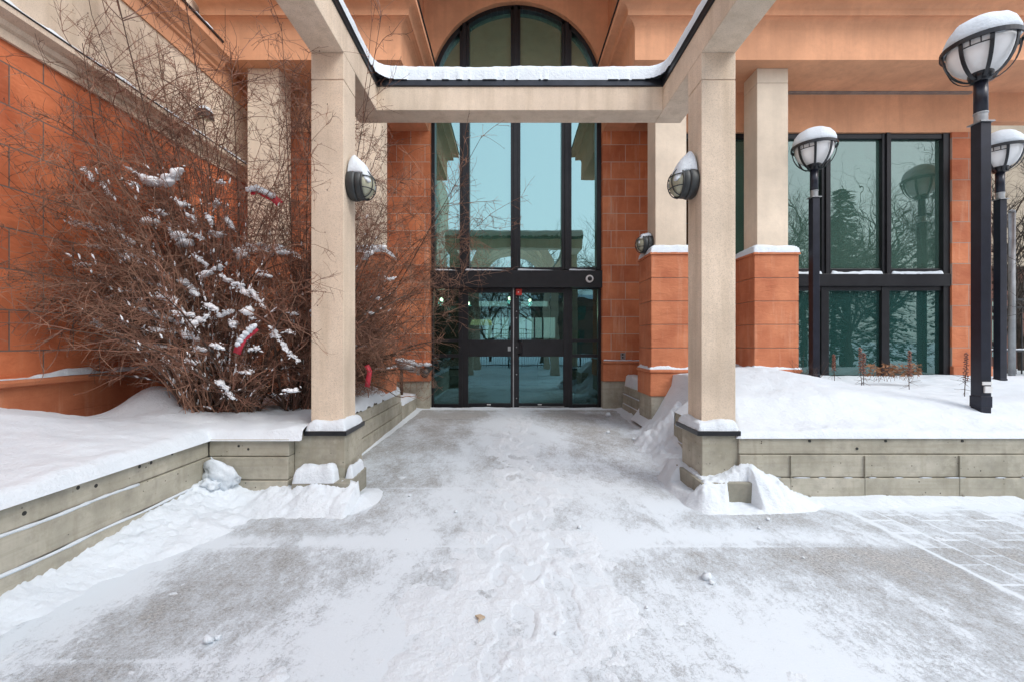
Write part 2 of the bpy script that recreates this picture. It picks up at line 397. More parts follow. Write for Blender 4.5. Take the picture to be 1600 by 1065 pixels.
def blob(mb, c, r, seed=0, sub=2, amp=0.25, rot=None):
    global _ico
    import bmesh
    if _ico is None or _ico[0] != sub:
        bm = bmesh.new(); bmesh.ops.create_icosphere(bm, subdivisions=sub, radius=1)
        _ico = (sub, [v.co.copy() for v in bm.verts], [tuple(v.index for v in f.verts) for f in bm.faces]); bm.free()
    from mathutils import noise as mn
    vs = []
    for v in _ico[1]:
        k = 1 + amp * mn.noise(v * 1.7 + Vector((seed * 3.1, seed * 1.7, seed))) + amp * 0.5 * mn.noise(v * 4 + Vector((seed, 0, seed * 2.3)))
        q = Vector((v.x * r[0], v.y * r[1], v.z * r[2])) * k
        if rot is not None: q = rot @ q
        vs.append(q + Vector(c))
    mb.add(vs, _ico[2])

# ================================================================== ground
def gz(Y): return 0.075 * np.clip((Y - 4.4) / 4.9, 0, 1)
M_pav, n, l, p = new_mat('snowy_pavement'); M['pave'] = M_pav
v = coords(n)
agg = noise(n, l, v, 62, 5, 0.85); agg2 = noise(n, l, v, 22, 6, 0.7); agg3 = noise(n, l, v, 1.2, 4)
cbase = mix(n, l, ramp(n, l, agg, [(0.40, 0.0), (0.60, 1.0)]), (0.11, 0.108, 0.103), (0.54, 0.535, 0.52))
cbase = mix(n, l, math_(n, l, 'MULTIPLY', ramp(n, l, agg3, [(0.35, 0.0), (0.7, 1.0)]), 0.35), cbase, (0.27, 0.26, 0.24))
at = N(n, 'ShaderNodeAttribute', attribute_name='cover')
s1 = noise(n, l, mapping(n, l, v, (34, 16, 1)), 1.0, 6, 0.72); s2 = noise(n, l, v, 60, 6, 0.9); s3 = noise(n, l, v, 200, 2, 0.8)
q = math_(n, l, 'ADD', at.outputs['Fac'], math_(n, l, 'MULTIPLY', math_(n, l, 'SUBTRACT', s1, 0.5), 1.5))
q = math_(n, l, 'ADD', q, math_(n, l, 'MULTIPLY', math_(n, l, 'SUBTRACT', s2, 0.5), 2.8))
q = math_(n, l, 'ADD', q, math_(n, l, 'MULTIPLY', math_(n, l, 'SUBTRACT', s3, 0.5), 1.2))
cov = ramp(n, l, q, [(-0.05, 0.16), (0.20, 0.38), (0.44, 0.62), (0.68, 0.84), (0.9, 1.0)])
atj = N(n, 'ShaderNodeAttribute', attribute_name='joint')
cbase = mix(n, l, math_(n, l, 'MULTIPLY', atj.outputs['Fac'], 0.6), cbase, (0.05, 0.045, 0.04))
l.new(mix(n, l, cov, cbase, (0.64, 0.71, 0.77)), p.inputs['Base Color'])
p.inputs['Roughness'].default_value = 0.75; p.inputs['Specular IOR Level'].default_value = 0.3
b = bump(n, l, agg, 0.35, 0.004, p); bump(n, l, cov, 0.7, 0.007, p, b)

JY = [2.01, 3.14, 4.39, 5.24, 6.12, 7.05, 7.95, 8.7]
def cover(X, Y):
    n1 = fbm(X * 1.3 + 3, Y * 0.9, 5, 11); n2 = fbm(X * 3.6, Y * 1.5 + 9, 5, 23, 0.6); n3 = fbm(X * 9, Y * 5, 4, 31, 0.6)
    xc = 0.10 + 0.05 * np.sin(Y * 1.3)
    hw = np.interp(Y, [1.5, 3, 4.5, 7, 9.3], [1.35, 1.15, 0.85, 0.55, 0.40])
    d = np.abs(X - xc) / hw
    c = 1.04 - 0.62 * sstep(0.6, 1.8, d + (n2 - 0.5) * 1.1)
    rad_ = np.arctan2(X, Y); n4 = fbm(rad_ * 30 + fbm(X * 2, Y * 2, 3, 48) * 2.5, Y * 2.4, 4, 37, 0.6)
    c = c + (n1 - 0.5) * 1.1 + (n2 - 0.5) * 0.7 + (n3 - 0.5) * 0.5 + (n4 - 0.5) * 0.35 + (fbm(X * 5 + Y * 1.5, Y * 2.2 - X, 5, 47, 0.62) - 0.5) * 0.9 + (fbm(X * 22, Y * 15, 3, 43, .6) - 0.5) * 0.5
    c = c - 0.16 * sstep(5.5, 8.5, Y) * sstep(0.5, 1.0, d)
    # drifting along the slab joints and towards the walls
    c = c + 0.45 * gauss(X, Y, X, 3.22, 1, 0.10) * sstep(0.35, 0.6, fbm(X * 1.1 + 4, Y * 0, 3, 5)) * (np.abs(X) < 3)
    c = c + 0.9 * sstep(-1.75, -2.45, X) * sstep(4.2, 3.6, Y) * sstep(1.6, 3.0, Y)
    c = c + 0.7 * gauss(X, Y, X, 3.95, 1, 0.16) * (np.abs(X) > 1.2)
    c = c + 0.6 * gauss(X, Y, 1.7, 3.35, 0.8, 0.13) - 0.45 * gauss(X, Y, 2.1, 2.9, 0.9, 0.22) - 0.35 * gauss(X, Y, -1.6, 2.55, 0.7, 0.35)
    c = c - 0.3 * gauss(X, Y, -0.9, 6.2, 0.5, 1.6) - 0.3 * gauss(X, Y, 1.1, 6.4, 0.4, 1.8) - 0.5 * gauss(X, Y, -0.9, 8.5, 0.9, 0.5) - 0.3 * gauss(X, Y, 1.1, 8.4, 0.7, 0.5)
    c = c + 0.35 * sstep(2.8, 3.2, X) * sstep(3.0, 3.6, Y)
    # snow packed in the joints of the unit paving on the right
    inp = (X > 2.87).astype(float)
    fx = np.abs(((X - 2.87) / 0.22) % 1.0 - 0.5); row = np.floor((X - 2.87) / 0.22)
    fy = np.abs((((Y + 0.12 * (row % 2)) / 0.24)) % 1.0 - 0.5)
    c = c + inp * (0.75 * (sstep(0.455, 0.495, fx) + sstep(0.455, 0.495, fy)).clip(0, 1) + 0.35 * (vnoise(row * 3.3, np.floor((Y + 0.12 * (row % 2)) / 0.24) * 5.1, 4) - .5))
    c = c + 0.8 * gauss(X, Y, 2.87, Y, 0.02, 1)
    for j in JY: c = c + (0.42 * sstep(0.3, 0.7, fbm(X * 1.7 + j, Y * 0, 3, int(j * 7)))) * gauss(X, Y, X, j, 1, 0.014) * (1 - inp)
    return c
def joint(X, Y):
    g = X * 0
    for j in JY: g = np.maximum(g, gauss(X, Y, X, j + 0.012, 1, 0.007) * (X < 2.87))
    return g
# fine sheet near the camera, big plain beyond it
ys = [1.55]
while ys[-1] < 9.6: ys.append(ys[-1] + 0.0022 * ys[-1] ** 1.5 + 0.004)
ys = np.array(ys); xs = np.arange(-2.9, 6.2, 0.0145)
XX, YY = np.meshgrid(xs, ys)
pav = grid_mesh('pavement', xs, ys, lambda X, Y: gz(Y), 'pave', attr={'cover': cover(XX, YY), 'joint': joint(XX, YY)})
tag(pav, kind='structure')
# wide snowy ground all round (a frame round the paving sheet, 4 cm lower so nothing is coplanar)
g = MB(); g.box(-700, 700, -700, 900, -0.6, -0.05)
tag(g.build('ground', 'snow'), kind='structure')
fy = np.concatenate([np.linspace(-7.5, 1.552, 60)]); fx = np.linspace(-2.9, 9.0, 80)
XX, YY = np.meshgrid(fx, fy)
tag(grid_mesh('plaza', fx, fy, lambda X, Y: X * 0 - 0.003, 'pave', attr={'cover': 0.62 + 0.5 * (fbm(XX, YY, 4, 3) - 0.5), 'joint': XX * 0}), kind='structure')

# ---- drifted and trodden snow lying on the paving
def drift(X, Y):
    n1 = fbm(X * 2.1, Y * 2.1, 5, 41); n2 = fbm(X * 7, Y * 7, 4, 51); n3 = fbm(X * 24, Y * 20, 3, 61)
    t = X * 0 - 0.03
    def up(a):
        nonlocal t; t = np.maximum(t, a)
    # centre: trodden layer
    xc = 0.10 + 0.06 * np.sin(Y * 1.7); hw = np.interp(Y, [1.5, 3, 4.5, 7, 9.3], [0.72, 0.60, 0.46, 0.28, 0.16])
    d = np.abs(X - xc) / hw
    foot = fbm(X * 9 + 5, Y * 4.5, 3, 71)
    up(0.008 * (1 - sstep(0.3, 1.25, d + (n1 - 0.5) * 1.9)) + 0.018 * (n2 - 0.52) + 0.010 * (foot - 0.5) + 0.008 * (n3 - 0.5) - 0.004 - 0.02 * sstep(0.9, 1.5, d))
    nn = (n1 - 0.5) * 0.12 + (n2 - 0.5) * 0.07 + (n3 - 0.5) * 0.022
    # boot prints in the trodden layer
    fr_ = np.random.RandomState(77)
    for q_ in range(75):
        fy_ = 1.7 + 6.8 * fr_.rand() ** 1.3; fx_ = 0.1 + fr_.normal(0, .33) * (1.1 - fy_ / 14) ; th_ = fr_.normal(0, .25)
        ys_ = (np.abs(Y[:, 0] - fy_) < .3); 
        if not ys_.any(): continue
        A_, B_ = X[ys_] - fx_, Y[ys_] - fy_
        u_ = (A_ * math.cos(th_) - B_ * math.sin(th_)) / .055; v2 = (A_ * math.sin(th_) + B_ * math.cos(th_)) / .145
        r2 = np.sqrt(u_ ** 2 + v2 ** 2); t[ys_] = t[ys_] - 0.007 * (1 - sstep(.75, 1.05, r2)) * (t[ys_] > 0) + 0.002 * np.exp(-((r2 - 1.2) / .25) ** 2) * (t[ys_] > -0.002)
    # left long wall
    dl = X + 2.70
    hl = np.interp(Y, [1.2, 2.2, 3.0, 3.5, 3.9, 4.1], [0.05, 0.09, 0.14, 0.18, 0.24, 0.25]); wl = np.interp(Y, [1.2, 2.2, 3.0, 3.6, 4.1], [0.12, 0.20, 0.42, 0.62, 0.60])
    up(np.where((Y < 4.1), hl * np.clip(1 - dl / (wl * (0.55 + 0.9 * n1)), -0.3, 1) + nn * sstep(-0.1, 0.05, dl) * 0.7 - 0.005, -0.1))
    # in front of the left facet, corner pile
    df = 4.02 - Y
    up(np.where((X < -1.35) & (Y < 4.04), (0.17 + 0.10 * gauss(X, Y, -2.65, 4, 0.22, 9) - 0.05 * gauss(X, Y, -2.25, 4, 0.12, 9)) * np.clip(1 - df / 0.42, -0.5, 1) + nn * 0.9 - 0.01, -0.1))
    up(np.where(Y < 4.03, 0.185 * np.clip(1.25 - np.hypot(np.abs(X + 1.76) / 0.36, np.clip(3.99 - Y, 0, 9) / 0.28) + (n1 - .5) * .5 + (n2 - .5) * .35, -0.4, 1) + nn * 0.4 - 0.01, -0.1))
    up(0.06 * np.clip(1 - np.hypot((X + 1.33) / 0.16, (Y - 4.05) / 0.35), -0.5, 1) + nn * 0.3 - 0.006)
    # along the left walkway wall
    up(np.where(Y > 4.4, 0.05 * np.clip(1 - (X + 1.88) / np.interp(Y, [4.4, 6, 8, 9.2], [0.03, 0.07, 0.16, 0.2]), -0.6, 1) + nn * 0.2 - 0.014, -0.1))
    # right pad: mound
    e = np.hypot(np.clip(1.72 - X, 0, 9) / 0.17, 0) + np.hypot(np.clip(X - 2.16, 0, 9) / 0.55, 0)
    e = np.hypot(e, np.clip(3.97 - Y, 0, 9) / 0.27)
    e = e + (n1 - 0.5) * 0.55 + (n2 - 0.5) * 0.45 + (n3 - 0.5) * 0.12
    h_ = (0.22 + 0.13 * sstep(1.80, 2.25, X) * sstep(3.75, 4.08, Y)) * (1 - sstep(0.0, 1.15, e)) + 0.02 * (n3 - 0.5) + 0.03 * (n2 - 0.5)
    win = (X > 1.945 * Y / 3.95 - 0.02 + 0.04 * (n2 - .5)) & (X < 2.135) & (Y < 3.985)
    h_ = np.where(win, np.minimum(h_, 0.02 + 0.05 * (n2 - .3)), h_)
    win = (X < 1.728) & (Y > 4.0) & (Y < 4.45)
    h_ = np.where(win, np.minimum(h_, 0.06 + 0.08 * (n1 - .3)), h_)
    up(np.where(Y < 4.75, h_ - 0.012, -0.1))
    # along the right front wall
    up(np.where((X > 2.1) & (Y < 4.2), 0.045 * np.clip(1 - (4.10 - Y) / 0.22, -0.6, 1) + nn * 0.25 - 0.006, -0.1))
    # slope between right wall end and the pier
    xs_ = np.interp(Y, [4.45, 5.0, 5.6, 6.2, 6.9, 7.3], [1.74, 1.72, 1.66, 1.70, 1.92, 2.1])
    top = np.interp(Y, [4.4, 5.3, 5.7, 6.3, 6.8, 7.2], [0.08, 0.18, 0.32, 0.42, 0.36, 0.12])
    up(np.where(Y > 4.4, top * np.clip((X - xs_ + (n1 - 0.5) * 0.45) / 0.55, -0.2, 1.3) + (nn * 1.6 + 0.05 * np.abs(n2 - 0.5)) * sstep(-0.1, 0.15, X - xs_) - 0.006, -0.1))
    up(np.where(Y > 7.0, 0.05 * np.clip(1 - (2.25 - X) / 0.22, -0.5, 1) + nn * 0.3 - 0.008, -0.1))
    # door threshold
    up(0.03 * np.clip(1 - (9.15 - Y) / 0.14, -0.6, 1) + nn * 0.2 + 0.004)
    crumb = np.abs(fbm(X * 15 + 3, Y * 15, 4, 141, 0.6) - 0.5)
    t = t + sstep(0.035, 0.12, t) * (0.075 * (crumb - 0.08) + 0.02 * (vnoise(X * 45, Y * 45, 9) - 0.5))
    return t
def dz(X, Y): return gz(Y) + np.clip(drift(X, Y), -0.02, 9)
xs2 = np.arange(-2.72, 4.6, 0.0155); 
snow_g = grid_mesh('trodden_snow', xs2, ys[ys < 9.16], dz, 'snow', keep=lambda X, Y, Z: (Z > gz(Y) - 0.004) & ~((X > 2.10) & (Y > 4.12) & (Y < 5.66)) & ~((X < -1.98) & (Y > 4.12)) & ~((X > 2.7) & (Y > 4.12)))
tag(snow_g, kind='stuff'); 
# loose lumps
LUMPS = ['largest snow lump on the bare paving in the right foreground', 'small snow lump touching the largest one in the right foreground', 'larger snow lump at the lower left of the paving', 'smaller snow lump just behind the one at the lower left',
 'snow lump at the foot of the left planter wall drift', 'snow lump just right of the left pergola pad', 'snow lump on the walk near the right side of the doors', 'snow lump on the trodden path level with the right pad',
 'snow lump on the path a little left of its middle', 'snow lump in the foreground right of the brown stain', 'small snow lump on the walk between the left pad and path', 'snow lump at the near end of the right pad mound',
 'tiny snow lump beside the lump near the right pad mound', 'tiny snow lump on the bare slab behind the largest right lump', 'snow lump lowest on the trodden path, nearest the camera', 'snow lump at the upper right of the walk near the slope', 'snow lump at the foot of the right snow slope']
k = 0
for px, py, s in ((1105, 905, 13), (1112, 912, 7), (325, 1004, 13), (340, 998, 8), (385, 790, 7), (560, 742, 6), (950, 655, 7), (905, 825, 6), (712, 800, 5), (1010, 950, 5), (640, 775, 4), (1200, 812, 5), (1186, 826, 4), (1255, 872, 4), (870, 990, 6), (950, 680, 5), (990, 690, 5)):
    Y = 1.43 * F / (py - CY); s = s * Y / F / 2
    mb = MB(); blob(mb, (X_(px, Y), Y, gz(Y) + s * 0.75), (s * 1.2, s, s), k, 2, 0.5)
    o = mb.build('snow_lump', 'snow', None, True, loc=(X_(px, Y), Y, float(gz(Y))))
    tag(o, LUMPS[k], 'snow lump', 'lumps of snow on the paving'); k += 1
mb = MB(); Y = 1.43 * F / (968 - CY)
mb.prism([(X_(742 + a, Y), Y + b2) for a, b2 in ((0, 0.01), (8, 0.02), (16, 0.0), (11, -0.015), (6, -0.04), (7, -0.012))], 'z', 0.012, 0.020)  # leaf-shaped sheet standing in for a brown stain on the snow
M['stain_tan'] = bark_mat('tan_stain', (0.42, 0.33, 0.24), (0.5, 0.40, 0.29))
tag(mb.build('brown_stain', 'stain_tan', None, loc=(X_(750, Y), Y, 0.014)), 'thin tan piece standing in for a brown stain on the trodden snow', 'leaf')

# ================================================================== planter walls
def course_wall(name, label, side, fixed, a0, a1, zt, thick, sgn, par=None, zs=None):
    """board formed wall of three courses, each lower one 12 mm prouder. side 'x': face at x=fixed running along y"""
    o = par
    zs = zs or [zt, zt - 0.148, zt - 0.355, -0.08]
    mb = MB(); gr = MB(); sn = []
    for i in range(3):
        out = 0.014 * i * sgn
        zt_, zb = zs[i] - (0.008 if i else 0), zs[i + 1]
        lo, hi = sorted((fixed + out, fixed - sgn * thick))
        if side == 'x': mb.box(lo, hi, a0, a1, zb, zt_)
        else: mb.box(a0, a1, lo, hi, zb, zt_)
    lo, hi = sorted((fixed - sgn * 0.012, fixed - sgn * (thick - 0.01)))
    if side == 'x': gr.box(lo, hi, a0 + 0.01, a1 - 0.01, zs[3], zs[0] - 0.01)
    else: gr.box(a0 + 0.01, a1 - 0.01, lo, hi, zs[3], zs[0] - 0.01)
    mb.build('wall_courses', 'concrete', o, bevel=0.006); gr.build('wall_core', 'concrete_grey', o)
    return zs
pl = thing('planter_wall', 'board-formed concrete planter wall on the left, turning a corner below the bare shrubs', 'planter wall', (-2.7, 4.0, 0))
zL = course_wall('w', '', 'x', -2.70, -3.0, 4.02, 0.557, 0.2, 1, pl)
course_wall('w', '', 'y', 4.02, -2.695, -1.98, 0.557, 0.2, -1, pl)
course_wall('w', '', 'x', -1.88, 4.5, 7.75, 0.557, 0.2, 1, pl, [0.557, 0.405, 0.215, -0.05])
# snow lying in the ledges of the long wall
for zz, a, b_ in ((zL[1], 0.6, 3.25), (zL[2], 0.6, 4.0)):
    mb = MB()
    pts = [(-2.700 + 0.014 * (1 if zz == zL[1] else 2) - 0.004, y, zz - 0.006 + 0.004 * math.sin(y * 9)) for y in np.linspace(a, b_, 60)]
    rr = [0.011 * (0.65 + 0.5 * rnd.random()) for _ in pts]
    mb.tube(pts, rr, 6); mb.build('ledge_snow', 'snow', pl, True)
pr = thing('planter_wall', 'board-formed concrete planter wall on the right, in front of the lamp posts', 'planter wall', (2.1, 4.1, 0))
zR = course_wall('w', '', 'y', 4.10, 2.10, 13.0, 0.557, 0.2, -1, pr)
course_wall('w', '', 'x', 2.09, 4.5, 5.66, 0.557, 0.2, -1, pr, [0.557, 0.405, 0.215, -0.05])
mb = MB()
for a in np.arange(2.35, 12, 0.23):
    if rnd.random() < 0.55:
        L = 0.06 + 0.15 * rnd.random(); mb.tube([(a + L * t, 4.076, zR[2] - 0.004) for t in (0, .3, .7, 1)], [0.002, 0.006, 0.005, 0.002], 5)
for yy0, yy1 in ((4.55, 5.6),):
    for zz in (0.405, 0.215): mb.tube([(2.075, y, zz - 0.004) for y in np.linspace(yy0, yy1, 12)], 0.009, 5)
mb.build('ledge_snow', 'snow', pr, True)
# tie-hole plugs and vertical pour joints
mb = MB(); hl_ = MB()
for px, py in ((1266, 688), (1385, 688), (1505, 688), (1340, 700), (1345, 718)):
    hl_.lathe([(0.0, 0.0), (0.012, 0.0), (0.012, 0.01)], (X_(px, 4.09), 4.094, Z_(py, 4.1)), 'y', 10)
for px, py in ((1265, 775), (1386, 774), (1505, 774)):
    mb.lathe([(0.016, 0.0), (0.013, -0.012), (0.0, -0.014)], (X_(px, 4.07), 4.076, Z_(py, 4.07)), 'y', 12)
mb.build('tie_plug', 'concrete_grey', pr, True); hl_.build('tie_hole', 'dark', pr)
hl_ = MB()
for px, py in ((38, 801), (122, 761), (150, 758), (236, 722), (218, 728), (269, 708)):
    Y = 2.7 * F / (CX - px); hl_.lathe([(0.013, -0.01), (0.013, 0.0008), (0.0, 0.0010)], (-2.70, Y, Z_(py, Y)), 'x', 10)
for px, py in ((373, 696), (388, 701)): hl_.lathe([(0.0, 0.0), (0.011, 0.0), (0.011, 0.01)], (X_(px, 4.02), 4.018, Z_(py, 4.02)), 'y', 10)
hl_.build('tie_hole', 'dark', pl)
mb = MB()
for px in (1236, 1352, 1500): mb.box(X_(px, 4.07) - 0.0015, X_(px, 4.07) + 0.0015, 4.0685, 4.12, 0, zR[1] - 0.012)
mb.build('pour_joint', 'concrete_grey', pr)
# low kerb by the left doorway
kb = MB(); kb.box(-2.35, -1.86, 7.76, 8.95, -0.02, 0.33)
kl = thing('kerb_wall', 'low concrete kerb topped with snow beside the left side of the doors', 'kerb', (-2.1, 8.0, 0))
kb.build('kerb_body', 'concrete', kl, bevel=0.01); snow_slab('snow_cap', -2.35, -1.86, 7.8, 8.95, 0.33, 0.10, kl, seed=4)
kb = MB(); kb.box(2.26, 2.75, 7.5, 9.0, -0.02, 0.21); kb.box(2.275, 2.75, 7.5, 9.0, 0.222, 0.40); kb.box(2.29, 2.75, 7.5, 9.0, 0.412, 0.56)
kr = thing('kerb_wall', 'short coursed concrete wall heaped with snow between the right pier and the doorway', 'kerb', (2.5, 8.2, 0))
kb.build('kerb_body', 'concrete', kr, bevel=0.006); snow_slab('snow_cap', 2.32, 2.75, 7.5, 9.0, 0.56, 0.20, kr, seed=5)
mb = MB()
for zz in (0.216, 0.406): mb.tube([(2.272, y, zz) for y in np.linspace(7.55, 8.95, 14)], 0.012, 5)
mb.build('ledge_snow', 'snow', kr, True)

# ---- snow in the planters
def snow_right(X, Y):
    n1 = fbm(X * 1.1, Y * 1.3, 4, 81); n2 = fbm(X * 4.5, Y * 5, 4, 91); n3 = fbm(X * 14, Y * 14, 3, 95)
    z = 0.605 + 0.20 * sstep(4.12, 4.95, Y) + 0.27 * gauss(X, Y, 3.2, 6.15, 1.15, 1.1) + 0.05 * sstep(6.4, 7.6, Y) + 0.05 * gauss(X, Y, 7.0, 7.0, 0.6, 0.5)
    z = z + 0.03 * gauss(X, Y, 8.5, 4.9, 2.0, 0.5)
    z = np.where(Y > 4.3, np.minimum(z, 0.575 + 1.1 * np.clip(X - 2.09, 0, 9) ** 1.2 + (n2 - .5) * .03), z)
    d = np.minimum(Y - 4.09, np.where(Y < 5.66, X - 2.08, 9))
    d = np.minimum(d, 9); t = np.clip(d / 0.07, 0, 1)
    z = z + (n1 - 0.5) * 0.08 + (n2 - 0.5) * 0.028 * (1 + 1.5 * sstep(4.6, 4.1, Y)) + (n3 - 0.5) * 0.008
    z = 0.552 + (z - 0.552) * np.sqrt(np.clip(1 - (1 - t) ** 2, 0, 1))
    return np.where((Y > 5.66) & (X < 2.5), np.minimum(z, 0.05 + 0.50 * sstep(1.95, 2.5, X) + (z - 0.5) * sstep(2.15, 2.8, X)), z)
def pk(X, Y, Z): return ((Y > 4.08) & (X > 2.07)) & ~((X > 2.17) & (X < 2.80) & (Y > 6.95) & (Y < 7.5))
tag(grid_mesh('planter_snow', np.arange(2.075, 13, 0.024), np.arange(4.082, 7.70, 0.024), snow_right, 'snow', keep=pk), kind='structure')
def snow_left(X, Y):
    n1 = fbm(X * 1.2, Y * 1.3, 4, 101); n2 = fbm(X * 4.5, Y * 5, 4, 111); n3 = fbm(X * 14, Y * 14, 3, 115)
    z = 0.66 + 0.27 * gauss(X, Y, -4.3, 3.30, 0.80, 0.90) + 0.30 * gauss(X, Y, -3.72, 4.72, 0.36, 0.28) + 0.17 * gauss(X, Y, -2.15, 6.4, 0.3, 0.4)
    z = z - 0.12 * gauss(X, Y, -4.35, 4.6, 0.3, 0.25) + 0.06 * gauss(X, Y, -3.2, 4.5, 0.6, 0.3)
    z = z + (n1 - 0.5) * 0.13 + (n2 - 0.5) * 0.035 + (n3 - 0.5) * 0.010
    d1 = np.where(Y < 4.03, -2.69 - X, 9); d2 = np.where(X > -2.70, Y - 4.01, np.hypot(np.clip(-2.69 - X, 0, 9), np.clip(Y - 4.01, 0, 9)) + (Y < 4.03) * 9)
    d3 = np.where(Y > 4.5, -1.87 - X, 9)
    d = np.minimum(np.minimum(d1, d2), d3); t = np.clip((d + (n2 - 0.5) * 0.03) / 0.10, 0, 1)
    return 0.552 + (z - 0.552) * np.sqrt(np.clip(1 - (1 - t) ** 2, 0, 1))
def pk2(X, Y, Z): return ((X < -2.68) | ((Y > 4.0) & (X < -1.86)))
tag(grid_mesh('planter_snow', np.arange(-4.42, -1.865, 0.022), np.arange(0.2, 7.70, 0.022), snow_left, 'snow', keep=pk2), kind='structure')

# ================================================================== pergola
YP, YC = 4.12, 4.22
SOF = Z_(82.5, YC)
pg = thing('entrance_pergola', 'cream stucco entrance pergola of three beams on two square columns, snow along the top', 'pergola', (0.12, 4.4, 0))
XLi, XLo = X_(537, YC), X_(486, YC); XRi, XRo = X_(1096, YC), X_(1149.5, YC)
YCb = YC + 0.32
for xi, xo in ((XLo, XLi), (XRi, XRo)):
    c = MB(); c.box(xi, xo, YC, YCb, 0.60, Z_(124.5, YC) - 0.006)
    c.build('column', 'cream', pg, bevel=0.006)
    c = MB(); c.box(xi, xo, YC, YCb, Z_(124.5, YC) + 0.002, SOF - 0.002); c.build('column_head', 'cream', pg, bevel=0.005)
    c = MB(); c.box(xi + 0.008, xo - 0.008, YC + 0.008, YCb - 0.008, Z_(124.5, YC) - 0.02, Z_(124.5, YC) + 0.02); c.build('column_joint', 'mortar', pg)
YB0, YB1 = (SOF - CZ) * F / 361, (SOF - CZ) * F / 341
ZB = Z_(135.5, YB0); ZF = ZB + 0.085
YF = -0.5
for (a, b2) in ((XLo, XLi), (XRi, XRo)):
    m_ = MB(); m_.box(a, b2, YF, YB1, SOF, ZB); m_.build('beam', 'cream', pg, bevel=0.006)
m_ = MB(); m_.box(XLi + 0.001, XRi - 0.001, YB0, YB1 - 0.002, SOF + 0.002, ZB - 0.001); m_.build('beam', 'cream', pg, bevel=0.006)
fl = MB(); t_ = 0.018
fl.box(XLo - t_, XLi + t_, YF - t_, YB1 + t_, ZB, ZF); fl.box(XRi - t_, XRo + t_, YF - t_, YB1 + t_, ZB, ZF)
fl.box(XLi + t_, XRi - t_, YB0 - t_, YB1 + t_ - 0.003, ZB + 0.001, ZF - 0.001)
fl.build('flashing', 'flash', pg, bevel=0.004)
# snow on the beams as one U-shaped cap
def psnow(X, Y):
    r = 0.35
    inside_l = X - (XLi + 0.02); inside_r = (XRi - 0.02) - X; inb = (YB0 - 0.02) - Y
    # signed distance to the inner void, with a rounded inner corner
    dv = np.minimum(np.minimum(inside_l, inside_r), inb)
    sm = 0.10
    k2 = lambda a, b3: -np.log(np.exp(-a / sm) + np.exp(-b3 / sm)) * sm
    dv = k2(k2(inside_l, inside_r), inb)
    do = np.minimum(np.minimum(X - (XLo - 0.02), (XRo + 0.02) - X), (YB1 + 0.02) - Y)
    d = np.minimum(-dv - 0.0, do)
    n1 = fbm(X * 4, Y * 4, 4, 121); n2 = fbm(X * 17, Y * 17, 3, 125)
    d = d + (n2 - 0.5) * 0.012
    t = np.clip(d / 0.07, 0, 1)
    return np.where(d <= 0, ZF - 0.02, ZF - 0.01 + (0.185 + (n1 - 0.5) * 0.03 + (n2 - 0.5) * 0.006) * np.sqrt(np.clip(1 - (1 - t) ** 2, 0, 1)))
grid_mesh('snow_cap', np.arange(XLo - 0.03, XRo + 0.035, 0.014), np.arange(2.6, YB1 + 0.03, 0.016), psnow, 'snow', keep=lambda X, Y, Z: Z > ZF - 0.015, parent=pg)
# pedestals, caps, pads
def pedestal(x0, x1, fx0, fx1, px0, px1, pyb, seed):
    c = MB(); c.box(x0, x1, YP, YC + 0.38, 0.12, 0.575); c.build('pedestal', 'concrete', pg, bevel=0.008)
    c = MB(); c.box(fx0, fx1, YP - 0.03, YC + 0.40, 0.575, 0.618); c.build('pedestal_flashing', 'black', pg, bevel=0.003)
    c = MB(); c.box(px0, px1, 3.95, pyb, -0.05, 0.19); c.build('pad', 'concrete_grey', pg, bevel=0.008)
    snow_slab('snow_cap', fx0 + 0.01, fx1 - 0.01, YP - 0.02, YC + 0.39, 0.615, 0.10, pg, 0.015, 0.07, seed, 0.0, lambda X, Y: 0.07 + 0.05 * vnoise(X * 9, Y * 9, seed), 0.4, 0.006)
pedestal(X_(460, YP), X_(539, YP), X_(475, YP - 0.03), X_(541, YP - 0.03), X_(455, 3.95), X_(544, 3.95), 4.46, 7)
pedestal(X_(1097, YP), X_(1160, YP), X_(1090, YP - 0.03), X_(1158, YP - 0.03), X_(1096, 3.95), X_(1176, 3.95), 4.6, 8)
# snow lumps on the left pad
mb = MB()
xa, xb = X_(459, 3.98), X_(523, 3.98)
snow_slab('pad_snow', xa, xb, 3.955, 4.12, 0.19, 0.15, pg, 0.012, 0.06, 12, 0.0, None, 0.35, 0.012)
snow_slab('pad_snow', X_(541, 4.1), -1.43, 4.08, 4.42, 0.19, 0.12, pg, 0.012, 0.05, 13, 0.0, None, 0.5, 0.012)
# broken snow slab in the planter corner
mb = MB(); blob(mb, (X_(340, 3.9), 3.93, 0.27), (0.15, 0.035, 0.10), 3, 3, 0.75, Matrix.Rotation(R(38), 3, 'Y'))
blob(mb, (X_(326, 3.88), 3.88, 0.19), (0.08, 0.05, 0.05), 5, 3, 0.9)
tag(mb.build('snow_slab', 'snow', None, True, loc=(X_(338, 3.9), 3.9, 0.1)), 'broken slab of snow leaning into the corner of the left planter wall', 'snow lump')

